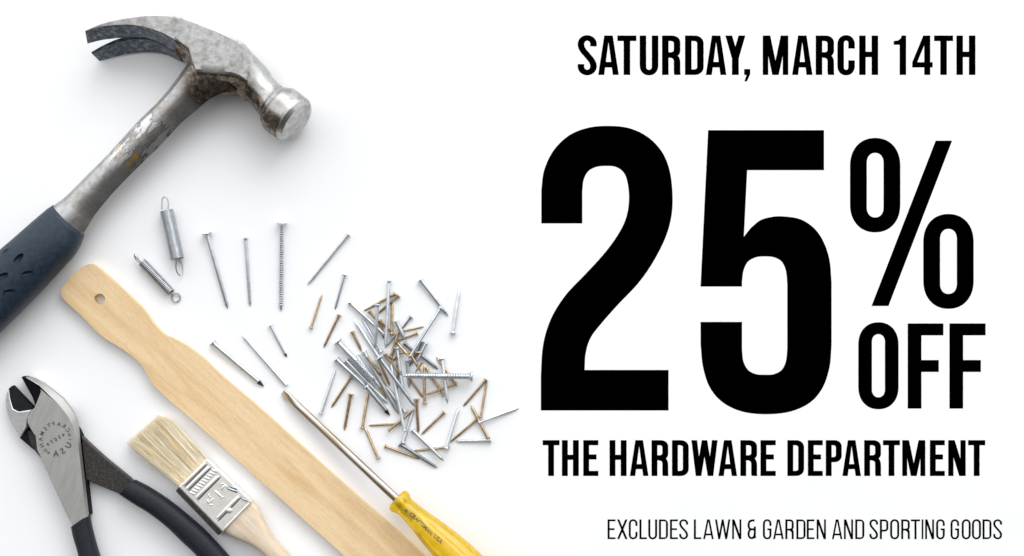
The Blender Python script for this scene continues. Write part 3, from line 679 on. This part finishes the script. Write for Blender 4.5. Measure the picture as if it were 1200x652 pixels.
wl = [(260.5, 622.3), (268, 626.2), (275.2, 630.2), (294.7, 638.9), (308, 648), (322, 662), (340, 684), (350, 697)]
wr = [(294.8, 586.4), (299, 590.5), (303.5, 596.6), (311.5, 614), (320, 629), (334, 645), (356, 668), (368, 681)]
part('handle', lofted([(l, r, 14, h_) for l, r, h_ in zip(wl, wr, (9.5, 9.5, 10, 10, 10.5, 11, 11.5, 11))], n=32, ex=3.0, per=6), M['palewood'], brush, smooth=50)
hairs = ([], [], []); core = []
rnd = random.Random(3)
tipA, tipB, tipC = Vector((148.5, 519.5)), Vector((186, 487)), Vector((201, 492))
def tip(u):
    return tipA.lerp(tipB, u/.78) if u < .78 else tipB.lerp(tipC, (u-.78)/.22)
for i in range(3600):
    u = rnd.random(); zz = rnd.uniform(4, 23.5); layer = (zz-4)/19.5
    b = fp(.015+u*.97, .03); bpt = Vector((b.x, b.y))
    tu = min(1, max(0, u+rnd.gauss(0, .030)+.012*math.sin(u*29+layer*6)))
    e = tip(tu); e = bpt+(e-bpt)*min(1.05, (1.02-abs(rnd.gauss(0, .085))-.025*(math.sin(u*19+layer*4)**2)))
    if rnd.random() < .05: e += Vector((rnd.uniform(-4, 4), rnd.uniform(-4, 4)))
    z1 = 3+(zz-3)*(.80+rnd.uniform(-.15, .15)); z1 = max(1, z1)
    mid = bpt.lerp(e, .5)+Vector((rnd.gauss(0, .7), rnd.gauss(0, .7))); zm = (zz+z1)/2+rnd.gauss(.6, .8)
    A, B_, C = U(*bpt, zz), U(*mid, zm), U(*e, z1)
    P = catmull([A, B_, C], 3)
    r = rnd.uniform(.24, .42)
    clump = .55*math.sin(u*41+2.3*math.sin(u*13)+layer*5)+rnd.gauss(0, .9)
    k = 2 if clump > 1.9 else (1 if clump < -.1 else 0)
    hairs[k].append(tube(P, [r, r, r, r*.95, r*.9, r*.75, r*.35][:len(P)], 3))
allh = [merge(*h) for h in hairs]
mi = []
for k, h in enumerate(allh): mi += [k]*len(h[1])
br = part('bristles', merge(*allh), None, brush, smooth=60, mats=[M['bristle'], M['bristle2'], M['bristle3']], mi=mi)

# ------------------------------------------------------------------ screwdriver
db = Vector((U(470, 590).x, U(470, 590).y, 0))
sd = thing('screwdriver', 'slotted screwdriver with a translucent yellow handle, its blade tip near the nails', 'screwdriver', db)
TP = U(331.5, 459.5, 4.5); HP = U(465.6, 585.6, 24)
dv = (HP-TP).normalized(); LT = (HP-TP).length
d_, a_, b_ = frame(dv)
# flattened, flared blade tip running into the round shank
R = []
for s, wd, th in ((0, 4.3, 1.0), (.8, 4.7, 1.3), (8, 5.8, 2.1), (14, 5.5, 3.2), (20, 4.8, 4.2), (26, 4.65, 4.6), (60, 4.65, 4.65), (120, 4.7, 4.7), (LT, 4.8, 4.8), (LT+30, 4.8, 4.8)):
    ro = .62 if s < 14 else .62*max(0, 1-(s-14)/16)
    aa, bb_ = (a_*math.cos(ro)+b_*math.sin(ro)), (-a_*math.sin(ro)+b_*math.cos(ro))
    ring = []
    ex = 4 if s < 14 else 2
    for k in range(24):
        t = 2*PI*k/24; c, sn = math.cos(t), math.sin(t)
        ring.append(TP+dv*s+aa*wd*math.copysign(abs(c)**(2/ex), c)+bb_*th*math.copysign(abs(sn)**(2/ex), sn))
    R.append(ring)
part('blade', rings(R), M['shaft'], sd, smooth=40)
prof = [(-1.5, 4.9), (-1.5, 12.0), (-.2, 13.8), (2, 14.4), (5, 14.4), (7.5, 13.6), (10.5, 11.8), (16, 11.6), (24, 12.2), (36, 13.6), (50, 16.2), (64, 18.2), (80, 19.8), (96, 20.6), (120, 21), (160, 21.5), (190, 21), (205, 17), (209, 8), (210, .5)]
ps = catmull([(s, r) for s, r in prof[1:]], 4)
pr = [(-1.5, 4.9)]+[(p[0], p[1]) for p in ps]
def flute(s, t):
    k = min(1, max(0, (s-34)/20)); return 1-.09*k*(.5+.5*math.cos(6*t+.6))**4
handle = part('handle', lathe(HP, dv, pr, 48, flute), M['amber'], sd, smooth=45)
# dark hot-stamped lettering following the handle's top
def rad(s):
    for (s0, r0), (s1, r1) in zip(prof, prof[1:]):
        if s0 <= s <= s1 and s1 > s0: return r0+(r1-r0)*(s-s0)/(s1-s0)
    return 12
def hand_text(ch, size, s0, n0):
    v, f = text_vf(ch, size); out = []
    for x, y, _ in v:
        s = s0+x; n = n0+(y-size*.35)
        # mirrored like the pliers' stamp: text runs down the handle
        r = rad(s)*1.004+.12
        out.append(HP+dv*s+a_*(n)+b_*math.sqrt(max(r*r-n*n, 1)))
    return out, f
part('stamped_lettering', merge(hand_text('CRAFTSMAN', 6.2, 40, 1.0), hand_text('USA', 6.6, 66, 2.0), hand_text('III', 5.0, 17, -.5)), M['text_dark'], handle, smooth=0)

# ------------------------------------------------------------------ coil springs
def spring(label, A, B, R_, wr_, turns, hookA, hookB):
    A3, B3 = U(*A, R_+wr_), U(*B, R_+wr_)
    root = thing('coil_spring', label, 'spring', Vector(((A3.x+B3.x)/2, (A3.y+B3.y)/2, 0)), 'steel extension springs')
    d, a, b = frame(B3-A3); L = (B3-A3).length; n = turns*28
    P = [A3+d*(L*i/n)+R_*(math.cos(2*PI*i/28)*a+math.sin(2*PI*i/28)*b) for i in range(n+1)]
    part('coil', tube(P, wr_, 8), M['spring'], root, smooth=60)
    for (pts) in (hookA, hookB):
        part('hook', tube(catmull([U(x, y, z) for x, y, z in pts], 5), wr_*1.0, 8), M['spring'], root, smooth=60)
spring('larger tight steel spring with a loop at each end, below the hammer shaft', (195.3, 247), (207.8, 303.5), 7.3, .76, 46,
       [(189.5, 246, 9), (189.8, 238, 9), (190.5, 233, 9), (193, 230.8, 9), (196, 233, 9), (197.3, 238, 9), (197, 244, 9), (196, 248, 9)],
       [(206.5, 301, 14), (206.5, 307, 13), (206.2, 314, 11), (208.5, 321, 8), (212, 322.5, 5), (214, 318, 3.5), (213.5, 311, 4), (211, 306, 6), (208, 302, 8)])
spring('smaller coil spring with a round ring end, nearest the stirring stick', (166.5, 307.5), (200.3, 343.2), 4.6, .92, 26,
       [(168, 309, 6), (163, 305.5, 8), (160, 301, 9), (157.6, 298.4, 8), (158, 301.5, 5), (160.5, 305.5, 4), (164.5, 308.5, 4.5)],
       [(200, 343, 5), (202, 345.5, 4), (201.6, 350, 3), (205, 353.8, 2), (209.5, 352.5, 1.5), (211.2, 348.5, 1.5), (209, 344.6, 2.5), (205, 343.6, 4), (202, 345, 5)])

# ------------------------------------------------------------------ nails, pins and screws
# (label, kind, metal, width, head width, head x, head y, tip x, tip y); later rows lie on top of earlier ones
LO = [  # loose ones, each by itself
 ('large silver flat-head nail between the bigger spring and the thin pin', 'N', 'zinc', 4.5, 11, 242.4, 274.5, 267.2, 361.8),
 ('thin silver finishing pin standing upright between two larger fasteners', 'F', 'zinc', 3.9, 4.6, 288, 280, 293.1, 359.5),
 ('ring-shank silver nail with a wide flat head, upright in the photo', 'R', 'zinc', 5.0, 12.6, 330.4, 262, 329.3, 365),
 ('silver nail slanting alone above the heap, tip towards the lower left', 'N', 'zinc', 3.7, 5, 408, 275, 360.2, 334),
 ('short silver nail just above the two upper brass nails', 'N', 'zinc', 3.0, 5, 403.8, 322.4, 392.5, 363.2),
 ('brass nail standing head down left of the heap', 'N', 'brass', 2.9, 4.8, 364.6, 384, 377.3, 345.2),
 ('brass nail head up beside the head-down brass nail', 'N', 'brass', 3.3, 4.8, 397.3, 369.4, 379.2, 407.6),
 ('heavy silver nail beside the stirring stick, dark pointed tip', 'N', 'zinc', 5.6, 9, 249.6, 402.2, 309.2, 453),
 ('long silver nail whose head touches the space above the screwdriver tip', 'N', 'zinc', 4.2, 4.6, 335.2, 451.6, 283.8, 392),
 ('small silver nail with a dark tip, alone above the screwdriver tip', 'N', 'zinc', 3.2, 5, 317.2, 381.8, 336.1, 419),
 ('slim silver nail standing head down left of the heap near the screwdriver', 'N', 'zinc', 3.6, 5.4, 376.2, 484.2, 393.2, 432.6),
 ('silver nail upper right of the heap lying under a thin nail head', 'N', 'zinc', 4.6, 7, 493, 328.4, 525.4, 370.8),
 ('silver nail standing head down at the far right above the heap', 'N', 'zinc', 3.9, 7, 531, 390, 538.4, 339.3),
 ('brass nail slanting free of the heap just below its left edge', 'N', 'brass', 3.4, 5, 411, 442.5, 388.2, 478),
 ('brass nail upright and free, lower left of the heap', 'N', 'brass', 3.9, 6, 411, 462.6, 403.3, 505),
]
HP_ = [ # the heap, bottom to top
 ('brass nail nearly level, lower left fringe of the heap, tip pointing left', 'N', 'brass', 2.8, 4.6, 470.8, 496.4, 432, 498.8),
 ('brass nail slanting down with its head lowest on the left fringe', 'N', 'brass', 3.6, 5.4, 443, 536.8, 427.2, 500),
 ('brass nail with its head at the bend of the left fringe pair', 'N', 'brass', 3.6, 5.4, 424.6, 501.4, 432, 457),
 ('brass nail crossed by the dark bottom nail, head to its left', 'N', 'brass', 3.2, 5, 451.4, 523.2, 492, 538.2),
 ('dark steel nail at the very bottom of the heap', 'N', 'zinc_dark', 4.0, 7.6, 469.2, 520.8, 512.8, 548.6),
 ('brass nail crossed by the grey nail at the bottom, head at the right', 'N', 'brass', 3.0, 5, 525.8, 524.2, 485.3, 528.4),
 ('grey silver nail slanting down right across a brass nail at the bottom', 'N', 'zinc', 4.2, 6, 483.6, 504.5, 520.4, 540.8),
 ('silver nail head down beside the lower right triangle of nails', 'N', 'zinc', 3.8, 7, 523.2, 525.3, 537.6, 477),
 ('brass nail forming the left side of the lower right triangle', 'N', 'brass', 3.0, 4.6, 557.8, 492.4, 526.8, 519),
 ('pale silver nail forming the level base of the lower right triangle', 'N', 'zinc', 3.6, 6.4, 574.6, 516, 533.4, 517.2),
 ('brass nail on the right side of the lower right triangle', 'N', 'brass', 4.0, 5.4, 571.6, 513.4, 551.7, 474.4),
 ('thin silver nail reaching farthest right of all the nails', 'N', 'zinc', 3.0, 6, 561.8, 495.4, 608, 478.3),
 ('brass nail slanting down left from the shared peak right of the screw', 'N', 'brass', 3.2, 5, 569.6, 445.2, 542.7, 476.6),
 ('brass nail hanging steeply from the shared peak right of the screw', 'N', 'brass', 3.1, 4.6, 563.6, 488.4, 570.6, 447),
 ('brass nail alone in the lower middle, head at its upper right', 'N', 'brass', 3.2, 5, 520.2, 483.6, 493.2, 510),
 ('silver nail hidden between the two vertical nails at the bottom middle', 'N', 'zinc', 4.0, 6.4, 472.6, 518.6, 484.6, 479),
 ('brass nail upright at the bottom middle, head under a silver tip', 'N', 'brass', 3.8, 5.6, 488.2, 468.2, 490.3, 507.8),
 ('brass nail slanting from the upright brass nail down to the left', 'N', 'brass', 3.2, 4.8, 455.4, 504.8, 486.5, 478.6),
 ('brass nail pinned under the screw and slanting down right', 'N', 'brass', 3.4, 5, 519.6, 463, 497.4, 427.4),
 ('brass nail upright under the middle of the screw', 'N', 'brass', 3.4, 5.4, 497.8, 472.2, 497.2, 427.6),
 ('brass nail under the screw meeting the upright brass nail', 'N', 'brass', 3.3, 4.8, 479.5, 443, 496.2, 466.8),
 ('brass nail lying low below the screw with a round head at its right', 'N', 'brass', 3.0, 6.4, 534, 450, 499, 463.2),
 ('brass nail crossing behind the right half of the screw', 'N', 'brass', 3.6, 5.6, 533.2, 448.6, 511.2, 418.4),
 ('silver nail standing under the right half of the screw', 'N', 'zinc', 4.0, 6.6, 518.2, 421.2, 524.5, 473.2),
 ('blue-grey nail running out from the heap core above the screw', 'N', 'zinc_dark', 4.2, 6, 490, 413.6, 513.8, 433.2),
 ('short grey nail under the thin long nail above the screw', 'N', 'zinc', 4.2, 6, 499.4, 402.6, 487, 427),
 ('dark blue nail in the small bundle above the screw', 'N', 'zinc_dark', 4.2, 6, 494.2, 401, 480, 430),
 ('dark grey nail deep in the middle of the heap', 'N', 'zinc_dark', 4.2, 6, 474.2, 402.4, 486, 414),
 ('brass nail deep in the heap pointing at the screw tip', 'N', 'brass', 3.8, 5, 482, 417.5, 494, 437),
 ('short brass nail showing beside the bundle above the screw', 'N', 'brass', 3.0, 4.6, 494.4, 425.2, 486.4, 437),
 ('vertical silver nail left of the screw tip, mostly buried', 'N', 'zinc', 4.0, 6, 477.2, 423, 479.5, 455),
 ('vertical brass nail buried left of the screw tip', 'N', 'brass', 3.0, 4.6, 466.2, 418, 465.4, 458),
 ('silver nail buried beneath the vertical brass nail', 'N', 'zinc', 4.0, 6, 472.4, 458, 468, 428),
 ('brass nail hugging the long silver nail in the lower left of the heap', 'N', 'brass', 3.2, 4.8, 445.3, 454, 453, 469),
 ('brass nail in the dark gap at the heap centre, tip low', 'N', 'brass', 3.2, 5, 438.6, 429.6, 460.8, 466.6),
 ('brass nail with its tip in the shade beside the crossing silver nail', 'N', 'brass', 3.2, 5, 444.5, 423, 457, 453),
 ('brown brass nail half hidden below the wide edge-on head', 'N', 'brass', 3.6, 5, 430.5, 419, 447.5, 441),
 ('brass nail at the heap centre slanting to the screw tip', 'N', 'brass', 2.9, 4.6, 451.5, 416, 471.2, 440.6),
 ('silver nail behind the steep silver nail in the lower heap', 'N', 'zinc', 4.0, 6.2, 474.6, 482.3, 452.2, 452.6),
 ('long steep silver nail running down the middle of the heap', 'N', 'zinc', 4.0, 6, 473.8, 504.4, 457.2, 424),
 ('brass nail with its tip farthest left at the top of the heap', 'N', 'brass', 2.8, 5.4, 462.6, 344.8, 425.8, 364.8),
 ('brass nail parallel below the topmost brass nail', 'N', 'brass', 3.0, 5.6, 466.6, 346.8, 442, 368.4),
 ('upright brass nail right of the tallest silver nail, head downward', 'N', 'brass', 3.6, 6, 459, 391.4, 459.7, 354),
 ('tiny brass nail caught between two silver nails at the upper left', 'N', 'brass', 2.9, 4.8, 432.8, 365.2, 446, 381),
 ('brass nail behind the short thick brass nail at the upper heap', 'N', 'brass', 3.2, 4.8, 445.8, 376.4, 458.4, 390),
 ('short thick brass nail leaning at the upper left of the heap', 'N', 'brass', 4.0, 5.4, 444.7, 376, 450.2, 398),
 ('silver nail entering the heap from its upper left corner', 'F', 'zinc', 4.0, 5, 410.4, 355.4, 455, 396.5),
 ('silver nail with its tip beside the longer left nail', 'N', 'zinc', 3.6, 6, 446.4, 412, 423.6, 371.8),
 ('long silver nail with a bare tip at the left of the heap', 'N', 'zinc', 4.8, 6, 447, 424, 415.8, 375.2),
 ('brass nail lying towards the upper right fringe, bare tip out', 'N', 'brass', 2.6, 4.6, 466, 389, 497, 383),
 ('brass nail on the right fringe with its small head outward', 'N', 'brass', 2.6, 5, 488.6, 390.8, 462.8, 401),
 ('thin silver nail with a round head on the upper right fringe', 'N', 'zinc_dark', 2.3, 5.2, 481.4, 371.8, 470.8, 386),
 ('grey nail leaning against the brass nails at the upper right of the core', 'N', 'zinc', 4.6, 6.4, 464.6, 376.8, 474.4, 398.5),
 ('level brass nail crossing the core above the screw', 'N', 'brass', 2.8, 4.8, 466.5, 413.8, 494.2, 413.2),
 ('brass nail slanting across the core to the screw', 'N', 'brass', 3.2, 5.4, 466, 402.4, 479.4, 418),
 ('pale silver nail slanting through the top of the core', 'N', 'zinc', 3.5, 5, 465.6, 389.4, 451.2, 407.6),
 ('dark brass nail crossing the pale silver nail in the core', 'N', 'brass', 3.8, 5, 458.2, 418.5, 467.6, 386.6),
 ('silver nail with a wide head just below the core centre', 'N', 'zinc', 3.6, 6.6, 465.4, 408.8, 469.8, 440),
 ('short pale brass nail with a flared head over the core', 'N', 'brass', 2.8, 5.2, 462.4, 420.8, 449.6, 414.6),
 ('brass nail ending against the head of the longest left silver nail', 'N', 'brass', 4.0, 5, 412.8, 389, 424.2, 412.6),
 ('thin tan nail beside the partly threaded screw', 'N', 'brass', 2.8, 4.4, 414.6, 419.6, 401.5, 409.5),
 ('silver nail under the threaded screw in the left bundle', 'N', 'zinc', 5.0, 7, 418, 418, 446, 455),
 ('thick silver nail with the leftmost head of the heap', 'N', 'zinc', 5.6, 8, 394.6, 421.6, 431.5, 456),
 ('thick silver nail continuing below the leftmost one, dark tip', 'N', 'zinc', 5.6, 8, 429.2, 453.4, 457, 487.2),
 ('thick silver nail beside the dark-tipped one in the left bundle', 'N', 'zinc', 5.6, 7, 405.8, 423.2, 454.6, 473.4),
 ('partly threaded silver screw with a flat head at the left of the heap', 'W', 'zinc', 6.4, 12.5, 396.2, 401.2, 439.6, 445.8),
 ('longest left silver nail, running from the brass tip to the lower heap', 'N', 'zinc', 5.2, 6.4, 426.6, 412.8, 468.6, 487),
 ('silver nail with a very wide edge-on head crossing over the heap', 'N', 'zinc', 4.4, 14, 444.6, 419.4, 487.2, 477.6),
 ('upright silver nail with a flat head at the upper left of the heap', 'N', 'zinc', 3.8, 7.4, 442.4, 358, 439.4, 409.5),
 ('tallest silver nail rising above the top of the heap', 'F', 'zinc', 3.9, 4.6, 456, 330, 451.6, 409),
 ('thin bright nail leaning from above the screw to a nail on the right', 'N', 'zinc', 3.4, 5.8, 516.2, 361.6, 478.4, 421.4),
 ('long fully threaded silver screw lying level across the heap', 'T', 'zinc', 7.8, 14, 552.8, 441.4, 470.4, 440.2),
]
def nail_parts(kind, w_, hw, L):
    r = w_/2; n = 14; hr = hw/2
    hd = max(.6, min(1.4, hr*.26))
    def lx(prof, n=n, hel=None):
        V = []
        for i, (x, rr) in enumerate(prof):
            V.append([(x, rr*math.cos(2*PI*k/n), rr*math.sin(2*PI*k/n)) for k in range(n)])
        return rings(V)
    tl = w_*1.5
    if kind in 'NF':
        sh = lx([(0, r), (L-tl, r)])
        V = [[(x, rr*math.cos(2*PI*k/n), rr*math.sin(2*PI*k/n)) for k in range(n)] for x, rr in ((0, r), (1.5, r), (L-tl, r))]
        sq = lambda x, rr: [(x, rr*math.cos(t)/max(abs(math.cos(t)), abs(math.sin(t)))*.86, rr*math.sin(t)/max(abs(math.cos(t)), abs(math.sin(t)))*.86) for t in [2*PI*k/n+.3 for k in range(n)]]
        V += [sq(L-tl*.75, r*.86), sq(L-tl*.3, r*.42), sq(L, r*.06)]
        sh = rings(V)
        if kind == 'F': hdm = lx([(-1.8, hr*.55), (-1.5, hr*.9), (-.3, hr), (.6, hr*.9), (1.8, r*1.0)])
        else: hdm = lx([(-hd, hr*.72), (-hd*.8, hr*.95), (-hd*.3, hr), (0, hr*.97), (hd*.35, hr*.6), (hd*1.6, r*1.0)], 18)
        return sh, hdm
    if kind == 'R':
        pr_ = [(0, r*.9)]; x = 6.0; pr_ += [(5, r*.9)]
        while x < L-8:
            pr_ += [(x, r*.80), (x+.9, r*1.12), (x+1.9, r*1.05)]; x += 2.6
        pr_ += [(L-6.5, r*.85), (L-4, r*.8), (L, .1)]
        return lx(pr_, 16), lx([(-1.2, hr*.6), (-1.0, hr*.95), (-.2, hr), (.3, hr*.9), (3.2, r)], 24)
    # screws: helical thread
    m = 20; V = []; pitch = 3.0 if kind == 'W' else 2.9; x0 = L*.48 if kind == 'W' else 3.0; x = 0.0; core_ = r*.80; step = pitch/7
    out_ = r*1.42 if kind == 'W' else r*1.14
    V.append([(0, (r if kind == 'W' else core_)*math.cos(2*PI*k/m), (r if kind == 'W' else core_)*math.sin(2*PI*k/m)) for k in range(m)])
    x = x0-.6
    if kind == 'W': V.append([(x, r*math.cos(2*PI*k/m), r*math.sin(2*PI*k/m)) for k in range(m)]); 
    x = x0; endt = L-2 if kind == 'W' else L-9
    while x < L:
        tap = 1 if x < endt else max(.08, (L-x)/(L-endt))
        ring = []
        for k in range(m):
            t = 2*PI*k/m; ph = ((x/pitch-k/m) % 1); f = max(0, 1-abs(ph-.5)*3.1)
            rr = (core_+(out_-core_)*f)*tap
            ring.append((x, rr*math.cos(t), rr*math.sin(t)))
        V.append(ring); x += step
    V.append([(L, .1*math.cos(2*PI*k/m), .1*math.sin(2*PI*k/m)) for k in range(m)])
    hdm = lx([(-1.6, hr*.35), (-1.4, hr*.8), (-.6, hr*.98), (.2, hr), (.8, hr*.85), (3.5, r*.95)], 24) if kind == 'T' else lx([(-1.3, hr*.75), (-1.0, hr*.97), (-.2, hr), (.3, hr*.92), (1.6, r)], 24)
    return rings(V), hdm

placed = []
def settle(px0, px1, r, hr, pile):
    """lowest straight pose that rests on the surface and on every fastener already below it"""
    A, B = Vector(px0), Vector(px1)
    cons = [(0.0, hr*.93), (1.0, r*.45)]      # (t, minimum height of the axis)
    if pile:
        for (C, D, zc, zd, rr) in placed:
            d1, d2 = B-A, D-C; den = d1.x*d2.y-d1.y*d2.x
            if abs(den) < 1e-6: continue
            t = ((C.x-A.x)*d2.y-(C.y-A.y)*d2.x)/den; u = ((C.x-A.x)*d1.y-(C.y-A.y)*d1.x)/den
            if -.02 < t < 1.02 and -.03 < u < 1.03:
                cons.append((min(1, max(0, t)), zc+(zd-zc)*u+(r+rr)*.93))
    best = None
    f0 = max(c[1] for c in cons)
    cand = []
    for i in range(len(cons)):
        for j in range(i+1, len(cons)):
            (t1, z1), (t2, z2) = cons[i], cons[j]
            if abs(t1-t2) < .02: continue
            m = (z2-z1)/(t2-t1); cand.append((z1-m*t1, z1+m*(1-t1)))
    cand.append((f0, f0))
    for z0, z1 in cand:
        if all(z0+(z1-z0)*t >= z-.02 for t, z in cons):
            k = z0+z1+.15*abs(z0-z1)
            if best is None or k < best[0]: best = (k, z0, z1)
    return best[1], best[2]
def add_nail(row, pile):
    label, kind, metal, w_, hw, hx, hy, tx, ty = row
    if kind in 'NF': hw *= 1.16
    if metal == 'brass': w_ *= .93
    z0, z1 = settle((hx, hy), (tx, ty), w_/2, hw/2, pile)
    if pile: placed.append((Vector((hx, hy)), Vector((tx, ty)), z0, z1, w_/2))
    H, Tq = U(hx, hy, z0), U(tx, ty, z1); d = Tq-H; L = d.length
    d, a, b = frame(d); roll = random.uniform(0, 6)
    a2 = a*math.cos(roll)+b*math.sin(roll); b2 = d.cross(a2)
    nm = {'N': 'nail', 'F': 'finishing_nail', 'R': 'ring_shank_nail', 'W': 'screw', 'T': 'screw'}[kind]
    root = thing(nm, label, 'screw' if nm == 'screw' else 'nail', Vector((H.x, H.y, max(0, z0-hw/2))), 'nails and screws in the heap' if pile else 'loose nails round the heap')
    sh, hd = nail_parts(kind, w_, hw, L)
    tf = lambda vf: ([H+d*x+a2*y+b2*z for x, y, z in vf[0]], vf[1])
    part('threaded_shank' if nm == 'screw' else 'shank', tf(sh), M[metal], root, smooth=38)
    if 'dark tip' in label or 'dark pointed tip' in label:
        n = 14; v, f = sh; k = 2*n
        tipv = [(L-w_*1.5+(x-(L-w_*1.5))*1.01-.02, y*1.04, z*1.04) for x, y, z in v[k:]]
        part('nail_tip', tf((tipv, [tuple(i-k for i in q) for q in f if min(q) >= k]+[tuple(range(n))])), M['dark_steel'], root, smooth=38, label='dark cut tip')
    part('screw_head' if nm == 'screw' else 'nail_head', tf(hd), M[metal], root, smooth=38)
for r_ in LO: add_nail(r_, 'under a thin nail head' in r_[0])
for r_ in HP_: add_nail(r_, True)
